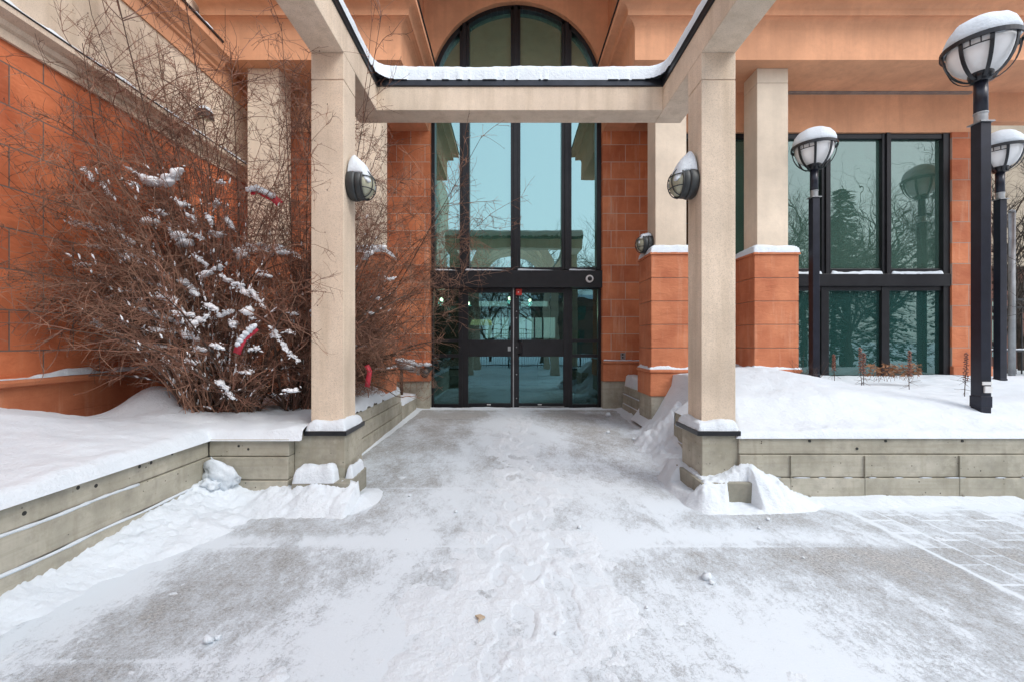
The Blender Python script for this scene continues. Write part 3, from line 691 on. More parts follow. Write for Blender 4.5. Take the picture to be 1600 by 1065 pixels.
# ================================================================== building
bd = thing('brick_building', 'terracotta block and orange stucco building with a tall arched glass entrance', 'building', (0.13, 9.0, 0))
YD = 9.3; YT = 9.1
SZ = Z_(213, YD)                        # soffit of the entablature, 5.69
BXL, BXR = X_(672.6, YD), X_(939, YD)   # inner faces of the depth beams
YFR = (SZ - CZ) * F / 440; YW = (SZ - CZ) * F / 389
XLW = -4.40; XRE = 8.245
WX0 = 2.92
def band(mb, p, z0, z1, x_lo=None, x_hi=None):
    """a course of the entablature protruding p: left wing front, left return, right wing front, right return"""
    mb.box(-4.6, BXL + p, YFR - p, YFR + 0.5, z0, z1)
    mb.box(BXL - 0.3, BXL + p, YFR + 0.5, YT + 0.1, z0, z1)
    mb.box(BXR - p, 14.0, YFR - p, YFR + 0.5, z0, z1)
    mb.box(BXR - p, BXR + 0.3, YFR + 0.5, YT + 0.1, z0, z1)
def cove(mb, p0, z0, p1, z1, n=5):
    for side in (0, 1):
        prof = []
        for i in range(n + 1):
            a = i / n; pp = p0 + (p1 - p0) * (1 - math.cos(a * PI / 2)); zz = z0 + (z1 - z0) * math.sin(a * PI / 2)
            prof.append((pp, zz))
        for (pa, za), (pb, zb) in zip(prof[:-1], prof[1:]):
            if side == 0:
                f = [(-4.6, YFR - pa, za), (BXL + pa, YFR - pa, za), (BXL + pb, YFR - pb, zb), (-4.6, YFR - pb, zb)]
                g_ = [(BXL + pa, YFR - pa, za), (BXL + pa, YT, za), (BXL + pb, YT, zb), (BXL + pb, YFR - pb, zb)]
            else:
                f = [(BXR - pa, YFR - pa, za), (14.0, YFR - pa, za), (14.0, YFR - pb, zb), (BXR - pb, YFR - pb, zb)]
                g_ = [(BXR - pa, YFR - pa, za), (BXR - pa, YT, za), (BXR - pb, YT, zb), (BXR - pb, YFR - pb, zb)]
            mb.add(f, [(0, 1, 2, 3)]); mb.add(g_, [(0, 1, 2, 3)])
e = MB()
e.box(-4.6, BXL, YFR, YW + 0.02, SZ, 6.15); e.box(X_(617, YD), BXL, YW + 0.02, YT + 0.1, SZ, 6.15)
e.box(BXR, 14.0, YFR, YW + 0.02, SZ, 6.15); e.box(BXR, X_(983, YD), YW + 0.02, YT + 0.1, SZ, 6.15)
e.build('frieze', 'stucco', bd)
e = MB(); cove(e, 0.0, 6.15, 0.11, 6.262); band(e, 0.11, 6.262, 6.27); band(e, 0.145, 6.27, 6.345); cove(e, 0.145, 6.345, 0.24, 6.40); band(e, 0.27, 6.40, 6.49)
e.build('cornice', 'stucco', bd)
e = MB(); band(e, 0.29, 6.49, 6.515); e.build('cornice_flashing', 'flash', bd)
for a, b2, c_, d_ in ((-4.5, BXL + 0.24, YFR - 0.24, YFR + 0.4), (BXR - 0.24, 13, YFR - 0.24, YFR + 0.4)):
    snow_slab('cornice_snow', a, b2, c_, d_, 6.515, 0.10, bd, 0.06, 0.08, 21, 0.0)
# masses above the wings, and an unseen hood set low to darken the arch glass and wall
e = MB(); e.box(-4.6, BXL - 0.10, YFR + 0.55, YFR + 1.2, 6.515, 11); e.box(BXR + 0.10, 14, YFR + 0.55, YFR + 1.2, 6.515, 11)
e.box(BXL - 0.5, BXL - 0.10, YFR + 1.2, YT, 6.515, 11); e.box(BXR + 0.10, BXR + 0.5, YFR + 1.2, YT, 6.515, 11)
e.build('upper_wall', 'stucco', bd)
e = MB(); e.box(BXL - 0.6, BXR + 0.6, YFR - 0.2, YT, 8.55, 8.9); e.build('unseen_portal_hood', 'stucco', bd)
# portal wall with arched opening
ACX = X_(806.5, YD); AR = 131.5 * YD / F; ACZ = Z_(145, YD); GX0, GX1 = ACX - AR, ACX + AR
NA = 40
arc = [(ACX + AR * math.cos(PI - PI * i / NA), ACZ + AR * math.sin(PI * i / NA)) for i in range(NA + 1)]
e = MB()
top = 11.0
for (a, b2) in zip(arc[:-1], arc[1:]):
    e.add([(a[0], YT, a[1]), (b2[0], YT, b2[1]), (b2[0], YT, top), (a[0], YT, top)], [(0, 1, 2, 3)])
    e.add([(a[0], YT, a[1]), (b2[0], YT, b2[1]), (b2[0], YD + 0.05, b2[1]), (a[0], YD + 0.05, a[1])], [(3, 2, 1, 0)])
for x0, x1 in ((-3.2, GX0), (GX1, 3.2)):
    e.add([(x0, YT, SZ), (x1, YT, SZ), (x1, YT, top), (x0, YT, top)], [(0, 1, 2, 3)])
    e.add([(x1 if x1 < 0 else x0, YT, SZ), (x1 if x1 < 0 else x0, YD + .05, SZ), (x1 if x1 < 0 else x0, YD + .05, ACZ), (x1 if x1 < 0 else x0, YT, ACZ)], [(0, 1, 2, 3)])
e.build('portal_wall', 'stucco', bd)
zl1, zl0 = Z_(563, YT), Z_(595, YT)
for x0, x1 in ((-3.1, GX0), (GX1, WX0)):
    e = MB(); e.box(x0, x1, YT - 0.02, YD + 0.06, zl1, SZ - 0.002); e.build('block_wall', 'tile_portal', bd)
    e = MB(); e.box(x0, x1, YT - 0.05, YD + 0.06, zl0, zl1 - 0.06); e.build('plinth', 'tile', bd, bevel=0.01)
    e = MB(); e.prism([(YT - 0.02, zl1 + 0.012), (YT - 0.055, zl1 + 0.006), (YT - 0.08, zl1 - 0.02), (YT - 0.08, zl1 - 0.045), (YT - 0.055, zl1 - 0.058), (YT + 0.1, zl1 - 0.058), (YT + 0.1, zl1 + 0.012)], 'x', x0, x1 - 0.001 if x1 < 0 else x1)
    e.build('plinth_moulding', 'tile', bd)
    e = MB(); e.box(x0, x1, YT - 0.02, YD + 0.06, -0.05, zl0 - 0.002); e.build('footing', 'concrete', bd)
    snow_slab('ledge_snow', x0 if x0 > 0 else -2.3, x1 if x0 > 0 else x1 - 0.3, YT - 0.075, YT - 0.02, zl1 + 0.004, 0.02, bd, 0.015, 0.02, 31, 0, None, 0.8)
# side closers between portal wall and wings
e = MB(); e.box(WX0, WX0 + 0.2, YW + 0.1, YT + 0.3, -0.05, 6.5); e.build('return_wall', 'tile_wing', bd); e = MB(); e.box(-3.1, -2.9, YW + 0.1, YT + 0.3, -0.05, 6.5)
e.build('return_wall', 'tile_wing', bd)
# left wing back wall: stucco band over block
e = MB(); e.box(XLW - 0.2, -2.9, YW, YW + 0.1, 5.02, SZ); e.build('wing_band', 'stucco', bd)
e = MB(); e.box(XLW - 0.2, -2.9, YW, YW + 0.1, -0.05, 5.018); e.build('block_wall', 'tile_wing', bd)
# right wing: stucco band, end strip of block, window
ZWT = Z_(207, YW); ZWB = 0.80; WX1 = X_(1486.5, YW)
e = MB(); e.box(WX0, XRE, YW, YW + 0.15, ZWT, SZ); e.box(XRE, 14, YW, YW + 0.15, Z_(190, YW), SZ); e.build('wing_band', 'stucco', bd)
e = MB(); e.box(WX1, XRE, YW - 0.01, YW + 0.4, 1.02, ZWT - 0.002); e.build('block_wall', 'tile_wing', bd)
e = MB(); e.box(WX1, XRE, YW - 0.04, YW + 0.4, -0.05, 1.018); e.box(WX0, WX1, YW, YW + 0.3, -0.05, ZWB); e.build('plinth', 'tile', bd, bevel=0.01)
e = MB(); e.box(X_(1230, YW), X_(1515, YW), YW - 0.05, YW - 0.002, SZ - 0.035, SZ - 0.004); e.build('soffit_light_strip', 'galv', bd)
e = MB(); e.box(XRE + 0.1, 14, YW + 0.4, YW + 0.6, 4.4, 5.6)
# ---- piers with columns
def pier(xn, w_, sgn, label=None, y0=6.89, base=True):
    """xn near-axis x, extends sgn*w_"""
    x0, x1 = sorted((xn, xn + sgn * w_)); y1 = y0 + 0.65
    zt = Z_(398, 6.89); H = 0.358; z = zt
    p_ = MB(); p_.box(x0 + 0.014, x1 - 0.014, y0 + 0.014, y1 - 0.014, 0.3, zt - 0.01)
    pr_ = p_.build('pier', 'mortar', bd)
    c = MB()
    for i in range(5):
        zb = zt - (i + 1) * H
        zz0 = max(zb + 0.006, 1.03)
        c.box(x0, x0 + 0.045, y0 + 0.003, y1, zz0, zt - i * H - 0.004) if False else None
        c.box(x0, x1, y0, y1, zz0, zt - i * H - (0.004 if i else 0.0))
    c.build('pier_blocks', 'tile', pr_, bevel=0.006)
    c = MB(); c.prism([(x0 - 0.04, y0 - 0.04), (x1 + 0.04, y0 - 0.04), (x1 + 0.04, y1 + 0.04), (x0 - 0.04, y1 + 0.04)], 'z', 0.955, 1.02); c.build('pier_moulding', 'tile', pr_, bevel=0.025, seg=3)
    c = MB(); c.box(x0 - 0.02, x1 + 0.02, y0 - 0.02, y1 + 0.02, 0.60, 0.953); c.build('pier_plinth', 'tile', pr_, bevel=0.008)
    c = MB(); c.box(x0, x1, y0, y1, -0.05, 0.598); c.build('pier_footing', 'concrete', pr_, bevel=0.01)
    c = MB(); c.box(x0 - 0.02, x1 + 0.02, y0 - 0.02, y1 + 0.02, zt + 0.001, zt + 0.035); c.build('pier_cap', 'tile', pr_, bevel=0.004)
    snow_slab('snow_cap', x0 - 0.02, x1 + 0.02, y0 - 0.02, y1 + 0.02, zt + 0.035, 0.13, pr_, 0.02, 0.11, int(abs(xn) * 10), 0.0, lambda X, Y: 0.115 + 0.03 * vnoise(X * 5, Y * 5, 3), 0.2, 0.004)
    snow_slab('ledge_snow', x0 - 0.035, x1 + 0.035, y0 - 0.035, y1, 1.016, 0.035, pr_, 0.012, 0.03, int(abs(xn) * 10) + 3, 0.0, None, 1.2, 0.003)
    return pr_
def bcol(xn, sgn, w_=0.485):
    x0, x1 = sorted((xn, xn + sgn * w_)); y0, y1 = 6.99, 7.39
    zj = Z_(130, 6.99)
    c = MB(); c.box(x0, x1, y0, y1, 2.75, zj - 0.005); o = c.build('column', 'cream_smooth', bd, bevel=0.008)
    c = MB(); c.box(x0, x1, y0, y1, zj + 0.002, SZ - 0.001); c.build('column_head', 'cream_smooth', o, bevel=0.008)
    c = MB(); c.box(x0 + 0.008, x1 - 0.008, y0 + 0.008, y1 - 0.008, zj - 0.02, zj + 0.02); c.build('column_joint', 'mortar', o)
CXm = (BXL + BXR) / 2
x1n = X_(1024, 6.99); x2n = X_(1183, 6.99)
for sgn in (1, -1):
    for xn in (x1n, x2n):
        bcol(CXm + sgn * (xn - CXm), sgn)
        pier(CXm + sgn * (xn - CXm - 0.095), 0.68, sgn)
# ---- left side wing wall (runs along y)
e = MB(); e.box(XLW - 0.3, XLW, -6, YW + 0.1, 1.115, 4.07); e.build('side_block_wall', 'tile_side', bd)
e = MB(); e.box(XLW - 0.3, XLW, -6, YW + 0.1, 4.075, 5.3); e.build('side_upper_wall', 'cream', bd)
e = MB()
e.prism([(XLW - 0.1, 4.05), (XLW + 0.03, 4.05), (XLW + 0.03, 4.13), (XLW + 0.06, 4.15), (XLW + 0.075, 4.19), (XLW + 0.12, 4.215), (XLW + 0.15, 4.235), (XLW + 0.15, 4.285), (XLW - 0.1, 4.285)], 'y', -6, YW)
e.build('side_string_course', 'cream', bd)
e = MB(); e.box(XLW - 0.05, XLW + 0.158, -6, YW, 4.287, 4.297); e.build('string_course_flashing', 'flash', bd)
snow_slab('ledge_snow', XLW, XLW + 0.15, 1.5, YW - 0.1, 4.297, 0.045, bd, 0.03, 0.03, 41, 0.0, None, 0.6, 0.004)
e = MB()
e.prism([(XLW - 0.1, 5.3), (XLW + 0.02, 5.3), (XLW + 0.02, 5.47), (XLW + 0.05, 5.49), (XLW + 0.05, 5.53), (XLW + 0.09, 5.56), (XLW + 0.11, 5.62), (XLW + 0.17, 5.68), (XLW + 0.20, 5.70), (XLW + 0.20, 5.80), (XLW - 0.1, 5.80)], 'y', -6, YFR - 0.02)
e.build('side_cornice', 'stucco', bd)
e = MB(); e.box(XLW - 0.25, XLW + 0.018, YFR - 0.021, YW + 0.05, 5.3, SZ - 0.002); e.build('side_fascia', 'stucco', bd)
e = MB(); e.box(XLW - 0.8, XLW - 0.15, YFR + 0.3, YFR + 1.5, 5.3, 9.5); e.build('side_corner_wall', 'cream', bd)
e = MB(); e.box(XLW - 0.1, XLW + 0.22, -6, YFR - 0.22, 5.802, 5.83); e.build('side_cornice_flashing', 'flash', bd)
snow_slab('side_cornice_snow', XLW - 0.1, XLW + 0.18, 1.5, YFR - 0.3, 5.83, 0.10, bd, 0.04, 0.05, 43, 0.0)
e = MB(); e.box(XLW - 0.8, XLW - 0.25, -6, YFR + 0.6, 5.3, 9.5); e.build('side_setback_wall', 'cream', bd)
e = MB(); e.box(XLW - 0.3, XLW + 0.03, -6, YW + 0.1, 0.75, 1.03); e.box(XLW - 0.3, XLW + 0.03, -6, 4.95, 0.60, 0.751); e.box(XLW - 0.3, XLW + 0.03, 4.957, YW + 0.1, 0.60, 0.751)
e.build('side_plinth', 'tile', bd, bevel=0.006)
e = MB(); e.box(XLW - 0.3, XLW, -6, YW + 0.1, -0.05, 0.599); e.build('side_footing', 'concrete', bd)
e = MB(); e.prism([(XLW - 0.1, 1.03), (XLW + 0.05, 1.03), (XLW + 0.085, 1.045), (XLW + 0.09, 1.075), (XLW + 0.075, 1.10), (XLW + 0.03, 1.115), (XLW - 0.1, 1.115)], 'y', -6, YW)
e.build('side_plinth_moulding', 'tile', bd)
snow_slab('ledge_snow', XLW - 0.0, XLW + 0.08, 1.5, YW - 0.3, 1.108, 0.035, bd, 0.015, 0.03, 45, 0.0, lambda X, Y: 0.035 * sstep(0.3, 0.5, fbm(Y * 2.3, Y * 0, 3, 8)) + 0.012, 0.7, 0.004)

# ---- entrance glazing
ent = bd
def ebox(mb, x0, x1, y0, y1, px=True, f=0.0, bk=0.10, Y=YD):
    """frame member given by pixel edges at the glazing plane; front at Y-f"""
    mb.box(X_(x0, Y), X_(x1, Y), Y - f, Y + bk - 0.03, Z_(y1, Y), Z_(y0, Y))
ew = MB(); YG = YD
mull = ((719, 734), (798, 813), (877, 892))
def arch_top(px):
    d = abs(px - 806.5); return 145 - math.sqrt(max(0, 131.5 ** 2 - d * d))
f0 = MB()
for a, b2 in mull: ebox(f0, a, b2, arch_top((a + b2) / 2 + (4 if a < 800 else -4)) + 2, 423, f=0.10)
for a, b2 in mull: ebox(f0, a + 4.5, b2 - 4.5, arch_top((a + b2) / 2) + 3, 423, f=0.14)
f0.box(GX0, X_(680.5, YG), YG - 0.10, YG + 0.07, Z_(423, YG), ACZ); f0.box(X_(931, YG), GX1, YG - 0.10, YG + 0.07, Z_(423, YG), ACZ)
for i in range(NA):
    a0, a1 = PI * i / NA, PI * (i + 1) / NA
    q = [(ACX + r * math.cos(a), ACZ + r * math.sin(a)) for a, r in ((a0, AR - 0.003), (a1, AR - 0.003), (a1, AR - 0.09), (a0, AR - 0.09))]
    f0.prism(q, 'y', YG - 0.10, YG + 0.07)
f0.box(GX0 + 0.09, GX1 - 0.09, YG - 0.06, YG + 0.07, Z_(424, YG), Z_(418.5, YG))
fr = f0.build('arched_window', 'frame', bd, bevel=0.004)
# panes (a pane is one flat sheet cut to the arch)
edges = [680.5, 719, 734, 798, 813, 877, 892, 931]
for i in range(0, 8, 2):
    a, b2 = edges[i], edges[i + 1]
    pts = [(X_(a, YG), Z_(421, YG)), (X_(b2, YG), Z_(421, YG))]
    for t in np.linspace(1, 0, 13):
        px = a + (b2 - a) * t; d = abs(px - 806.5)
        pts.append((X_(px, YG), Z_(145 - math.sqrt(max(0, 127 ** 2 - min(d, 126.5) ** 2)), YG)))
    g_ = MB(); g_.prism(pts, 'y', YG + 0.02, YG + 0.026); g_.build('pane', 'glass_up', fr)
for a, b2, s in ((681, 723, 51), (728, 797, 52), (808, 868, 53), (887, 929, 54)):
    snow_slab('sill_snow', X_(a, YG), X_(b2, YG), YG - 0.20, YG - 0.09, Z_(427, YG) + 0.02, 0.05, fr, 0.02, 0.05, s, 0, lambda X, Y, a=a, b2=b2: 0.06 * (0.25 + 0.75 * np.clip(1 - (X - X_(a, YG)) / (X_(b2, YG) - X_(a, YG)), 0, 1)), 0.3, 0.003)
# transom beam above doors
e = MB(); e.box(GX0, GX1, YG - 0.21, YG + 0.15, Z_(451.2, YG), Z_(425, YG)); e.build('door_header', 'frame', bd, bevel=0.005)
fl0 = float(gz(9.3)) + 0.0
for sl in (0, 1):
  sf = MB()
  for a, b2 in (((672.7, 678), (717, 722.6)), ((888.4, 893.5), (933.5, 939)))[sl]: sf.box(X_(a, YG), X_(b2, YG), YG - 0.07, YG + 0.05, fl0, Z_(449, YG))
  for a, b2 in (((678, 717),), ((893.5, 933.5),))[sl]:
    for y0, y1 in ((449, 452.5), (529.5, 534), (553, 558), (630, 637)): sf.box(X_(a, YG), X_(b2, YG), YG - 0.05, YG + 0.05, Z_(y1, YG), Z_(y0, YG))
  side = sf.build('sidelight', 'frame', bd, bevel=0.003)
  for a, b2 in (((678, 717),), ((893.5, 933.5),))[sl]:
    for y0, y1 in ((452, 530), (534, 553.5), (558, 630.5)):
        g_ = MB(); g_.box(X_(a, YG), X_(b2, YG), YG - 0.003, YG + 0.003, Z_(y1, YG), Z_(y0, YG)); g_.build('pane', 'glass_low', side)
def door(x0, x1, sil):
    d = MB()
    gx0, gx1 = (x0 + 9.5, x1 - 3.5) if sil == 0 else (x0 + 8, x1 - 9)
    d.box(X_(x0, YG), X_(gx0, YG), YG - 0.06, YG + 0.0, fl0 + 0.012, Z_(450.5, YG)); d.box(X_(gx1, YG), X_(x1, YG), YG - 0.06, YG + 0.0, fl0 + 0.012, Z_(450.5, YG))
    for y0, y1 in ((450.5, 458), (530.6, 556.6), (628.6, 635.6)): d.box(X_(gx0, YG), X_(gx1, YG), YG - 0.057, YG - 0.003, Z_(y1, YG), Z_(y0, YG))
    o = d.build('door', 'frame', bd, bevel=0.004)
    for y0, y1 in ((458, 530.6), (556.6, 628.6)):
        g_ = MB(); g_.box(X_(gx0, YG), X_(gx1, YG), YG - 0.033, YG - 0.027, Z_(y1, YG), Z_(y0, YG)); g_.build('pane', 'glass_low', o)
    return o
dl = door(722.5, 801.2, 0); dr = door(803, 888.5, 1)
e = MB(); e.box(X_(801.3, YG), X_(802.9, YG), YG - 0.068, YG - 0.01, fl0 + 0.012, Z_(450.5, YG)); e.build('astragal', 'galv', dl)
e = MB(); e.box(X_(793.5, YG), X_(798, YG), YG - 0.075, YG - 0.057, Z_(548, YG), Z_(541, YG)); e.build('lock_plate', 'galv', dl)
e = MB(); xx = X_(815, YG); e.tube([(X_(809, YG), YG - 0.05, Z_(533, YG)), (xx, YG - 0.11, Z_(533, YG)), (xx, YG - 0.13, Z_(536, YG)), (xx, YG - 0.13, Z_(550, YG)), (xx, YG - 0.11, Z_(553, YG)), (X_(809, YG), YG - 0.05, Z_(553, YG))], 0.014, 8); e.build('handle', 'black', dr, True)
e = MB()
for py in (465, 487, 497, 542, 584, 621): e.lathe([(0.012, 0), (0.010, -0.006), (0, -0.008)], (X_(807, YG), YG - 0.06, Z_(py, YG)), 'y', 10)
e.build('bolt', 'galv', dr, True)
e = MB(); e.box(X_(811, YG), X_(881, YG), YG - 0.068, YG - 0.058, fl0 + 0.014, fl0 + 0.04); e.build('door_sweep', 'galv', dr)
for o, px in ((dl, 764), (dr, 843)):
    e = MB(); e.box(X_(px - 3, YG), X_(px + 3, YG), YG - 0.0625, YG - 0.057, Z_(631.5, YG), Z_(630, YG)); e.build('maker_plate', 'white', o)
# ---- right wing window
ww = MB(); YV = YW + 0.10
def wbox(mb, x0, x1, y0, y1, f=0.05, bk=0.06): mb.box(X_(x0, YW), X_(x1, YW), YV - f, YV + bk, Z_(y1, YW), Z_(y0, YW))
mw = [(1001 + 95 * i, 1015 + 95 * i) for i in range(1, 5)]
for a, b2 in mw:
    wbox(ww, a, b2, 207.5, 428, 0.07); wbox(ww, a + 5, b2 - 5, 207.5, 428, 0.10); wbox(ww, a, b2 - 2, 447, 590, 0.06)
wbox(ww, 1063, 1070, 207.5, 590, 0.08); wbox(ww, 1476, 1486.4, 207.5, 590, 0.08)
wbox(ww, 1070, 1476, 207.5, 215.5, 0.06); wbox(ww, 1070, 1476, 419, 428, 0.05); wbox(ww, 1062, 1486, 428, 447, 0.10, 0.1); wbox(ww, 1070, 1476, 447, 453.5, 0.05)
wn = ww.build('window', 'frame', bd, bevel=0.004)
eds = [1070] + [e_ for m_ in mw for e_ in m_] + [1476]
for i in range(0, len(eds), 2):
    for y0, y1, gm in ((215, 420, 'glass_win'), (453, 592, 'glass_wlow')):
        g_ = MB(); g_.box(X_(eds[i], YW), X_(eds[i + 1], YW), YV + 0.0, YV + 0.006, Z_(y1, YW), Z_(y0, YW)); g_.build('pane', gm, wn)
    snow_slab('sill_snow', X_(eds[i], YW), X_(eds[i + 1], YW), YV - 0.10, YV - 0.045, Z_(428, YW), 0.06, wn, 0.02, 0.05, 60 + i, 0, None, 0.4, 0.004)

# ---- interiors
lob = MB()
lob.box(-4.5, 5.0, 9.5, 18.0, -0.1, fl0 - 0.002)
lob.build('lobby_floor', 'inner_floor', bd)
lob = MB(); lob.box(-4.7, -4.5, 9.4, 18, 0, 7); lob.box(5.0, 5.2, 9.4, 18, 0, 7)
# back wall with openings
yb = 18.0
def opn(px0, px1, py0, py1): return (X_(px0, yb), X_(px1, yb), Z_(py1, yb), Z_(py0, yb))
lob.box(-4.5, 5.0, yb, yb + 0.2, Z_(455, yb), 7)
lob.box(-4.5, 5.0, yb, yb + 0.2, Z_(496, yb), Z_(484, yb)); lob.box(-4.5, 5.0, yb, yb + 0.2, 0, Z_(528, yb))
for a, b2 in ((X_(600, yb), X_(748, yb)), (X_(793, yb), X_(814, yb)), (X_(856, yb), 5.0)):
    lob.box(a, b2, yb + 0.001, yb + 0.199, Z_(484, yb), Z_(455, yb))
for a, b2 in ((X_(600, yb), X_(758, yb)), (X_(868, yb), 5.0)): lob.box(a, b2, yb + 0.001, yb + 0.199, Z_(528, yb), Z_(496, yb))
lob.box(-4.5, 5.0, 10.6, yb, 3.05, 3.2)
lob.build('lobby_wall', 'inner', bd)
lob = MB()
for px in (770, 783, 796, 822, 835, 848): lob.box(X_(px, yb) - 0.03, X_(px, yb) + 0.03, yb - 0.03, yb - 0.004, Z_(528, yb), Z_(496, yb))
for px in (680, 727, 800, 885, 940): lob.box(X_(px, 12.0) - 0.05, X_(px, 12.0) + 0.05, 12.0, 12.1, fl0, 3.04)
lob.box(-4.5, 5.0, 11.98, 12.12, 2.25, 2.37)
lob.build('inner_door_frames', 'frame', bd)
lob = MB(); lob.box(-3.2, 3.3, 10.6, 10.8, 3.201, 9.5); lob.box(-3.2, 3.3, 9.45, 10.6, 9.5, 9.6); lob.box(-3.3, -3.2, 9.4, 10.8, 3.2, 9.5); lob.box(3.3, 3.4, 9.4, 10.8, 3.2, 9.5)
lob.box(-3.2, 3.3, 9.45, 10.6, 3.05, 3.19)
lob.build('upper_lobby_wall', 'inner', bd)
rm = MB(); rm.box(WX0 + 0.2, 13, 12.5, 12.7, 0, 6.2); rm.box(XRE - 0.2, XRE, YW + 0.45, 12.5, 0, 6.2); rm.box(WX0, XRE, YW + 0.4, 12.7, 5.75, 5.9); rm.box(WX0, XRE, YW + 0.3, 12.5, 0.3, 0.5)
rm.box(5.7, 6.2, 8.6, 9.1, 0.5, 5.75)
rm.build('wing_room', 'inner', bd)
desk = thing('reception_desk', 'dark reception desk inside the lobby behind the left door', 'desk', (0.3, 14, fl0))
e = MB(); e.box(-0.9, 0.9, 14.0, 14.7, fl0, 1.1); e.build('desk_front', 'dark', desk, bevel=0.02); e = MB(); e.box(-1.0, 1.0, 13.9, 14.75, 1.101, 1.15); e.build('desk_top', 'frame', desk)
def pt_light(x, y, z, en, c=(1, 0.85, 0.65), r=0.08):
    ld = bpy.data.lights.new('lamp_light', 'POINT'); ld.energy = en; ld.color = c; ld.shadow_soft_size = r
    lo = bpy.data.objects.new('lamp_light', ld); lo.location = (x, y, z); return lo
names = ['leftmost in the left sidelight', 'above the left door', 'high over the middle of the lobby', 'right of the middle above the right door', 'farthest right in the lobby']
for i, (px, py, Y) in enumerate(((690, 468, 11.2), (732, 474, 13.5), (796, 466, 13.0), (828, 469, 14), (888, 484, 11.5))):
    t = thing('ceiling_lamp', 'lit lobby downlight, %s' % names[i], 'lamp', (X_(px, Y), Y, 3.04), 'lobby ceiling lamps')
    e = MB(); e.lathe([(0.07, 3.045), (0.07, 3.02), (0.055, 3.015)], (X_(px, Y), Y, 0), 'z', 14); e.build('rim', 'white', t)
    e = MB(); e.tube([(X_(px, Y), Y, 3.02), (X_(px, Y), Y, Z_(py, Y) + 0.04)], 0.006, 5); e.build('cord', 'black', t)
    e = MB(); blob(e, (X_(px, Y), Y, Z_(py, Y)), (0.045, 0.045, 0.045), 0, 2, 0); e.build('bulb', 'lamp_lit', t, True)
    lo = pt_light(0, 0, Z_(py, Y) - 0.1 - 3.04, 22); col.objects.link(lo); lo.parent = t
t = thing('pendant_lamp', 'lit yellow drum lampshade hanging inside behind the left door', 'lamp', (X_(752, 13), 13, 2.2))
e = MB(); e.lathe([(0.34, Z_(508, 13)), (0.27, Z_(500, 13))], (X_(752, 13), 13, 0), 'z', 24); e.build('lamp_shade', 'shade_lit', t, True)
e = MB(); e.tube([(X_(752, 13), 13, Z_(499, 13)), (X_(752, 13), 13, 3.05)], 0.008, 5); e.build('cord', 'black', t)
# yellow notice in the right sidelight
t = thing('notice_sign', 'yellow notice standing inside the right sidelight', 'sign', (X_(898, 9.5), 9.5, fl0))
e = MB(); e.box(X_(892, 9.5), X_(905.5, 9.5), 9.49, 9.505, Z_(529, 9.5), Z_(516, 9.5)); e.build('board', 'yellow', t)
e = MB(); e.tube([(X_(898, 9.52), 9.52, fl0), (X_(898, 9.52), 9.52, Z_(517, 9.52))], 0.012, 6); e.lathe([(0.13, 0.0), (0.12, 0.02)], (X_(898, 9.52), 9.52, fl0), 'z', 16); e.build('stand', 'black', t)

# ---- fittings on the facade
def wall_lamp(name_label, x, y, z, sgn):
    """bulkhead lamp, axis along x, pointing sgn"""
    t = thing('wall_lamp', name_label, 'lamp', (x, y, z), 'bulkhead lamps with wire guards')
    s = lambda prof: [(r, h * sgn) for r, h in prof]
    e = MB(); e.lathe(s([(0.135, 0.0), (0.152, 0.02), (0.155, 0.07), (0.150, 0.085)]), (x, y, z), 'x', 32, 0.95, 1.0); e.build('backplate', 'grey_metal', t, True)
    e = MB(); e.lathe(s([(0.142, 0.085), (0.147, 0.10), (0.143, 0.145), (0.128, 0.155)]), (x, y, z), 'x', 32, 0.95, 1.0); e.build('housing', 'grey_metal', t, True)
    e = MB(); e.lathe(s([(0.126, 0.15)] + [(0.126 * math.cos(a), 0.155 + 0.085 * math.sin(a)) for a in np.linspace(0, PI / 2 - 0.02, 9)]), (x, y, z), 'x', 32); e.build('globe', 'lens', t, True)
    e = MB()
    e.ring((x + sgn * 0.155, y, z), 0.140, 0.008, 'x', 32, 6)
    for off in (-0.055, 0.055):
        for ax in (0, 1):
            pts = []
            for a in np.linspace(0, PI, 15):
                h = math.sqrt(max(0, 0.14 ** 2 - off ** 2)); u = h * math.cos(a); d = 0.155 + 0.095 * math.sin(a) * (h / 0.14)
                pts.append((x + sgn * d, y + (u if ax else off), z + (off if ax else u)))
            e.tube(pts, 0.0055, 5)
    e.build('wire_guard', 'grey_metal', t, True)
    return t
def lamp_snow(t, x, y, z, sgn, h, w_, seed):
    e = MB(); cx = x + sgn * 0.11
    nn = 14; vs = []
    # peaked cap: heightfield over an oval, peak near the wall
    rows = 9
    for j in range(rows + 1):
        v_ = j / rows
        for i in range(nn + 1):
            u = i / nn
            xx = x + sgn * (0.01 + 0.225 * u); yy = y + w_ * (v_ - 0.5) * 2
            prof = max(0, 1 - ((v_ - 0.5) * 2) ** 2) ** 0.6
            r = 0.15 if u < 0.6 else 0.15 - 0.10 * ((u - 0.6) / 0.4) ** 1.5
            base = z + math.sqrt(max(0.0004, r * r - (yy - y) ** 2))
            pk_ = (1 - abs(u - 0.18) / 0.82) if u > 0.18 else (0.75 + 0.25 * u / 0.18)
            hh = h * prof * max(0, pk_) ** 1.25 + 0.012 * (rnd.random() - 0.5) * (prof > 0.1)
            vs.append((xx, yy, base + hh + (0.004 if 0 < i < nn else -0.02)))
    fs = [(j * (nn + 1) + i, j * (nn + 1) + i + 1, (j + 1) * (nn + 1) + i + 1, (j + 1) * (nn + 1) + i) for j in range(rows) for i in range(nn)]
    e.add(vs, fs)
    # close the wall-side end
    o_ = e.build('snow_cap', 'snow', t, True)
    sm = o_.modifiers.new('solid', 'SOLIDIFY'); sm.thickness = 0.03; sm.offset = -1
    sb = o_.modifiers.new('sub', 'SUBSURF'); sb.levels = 1; sb.render_levels = 1
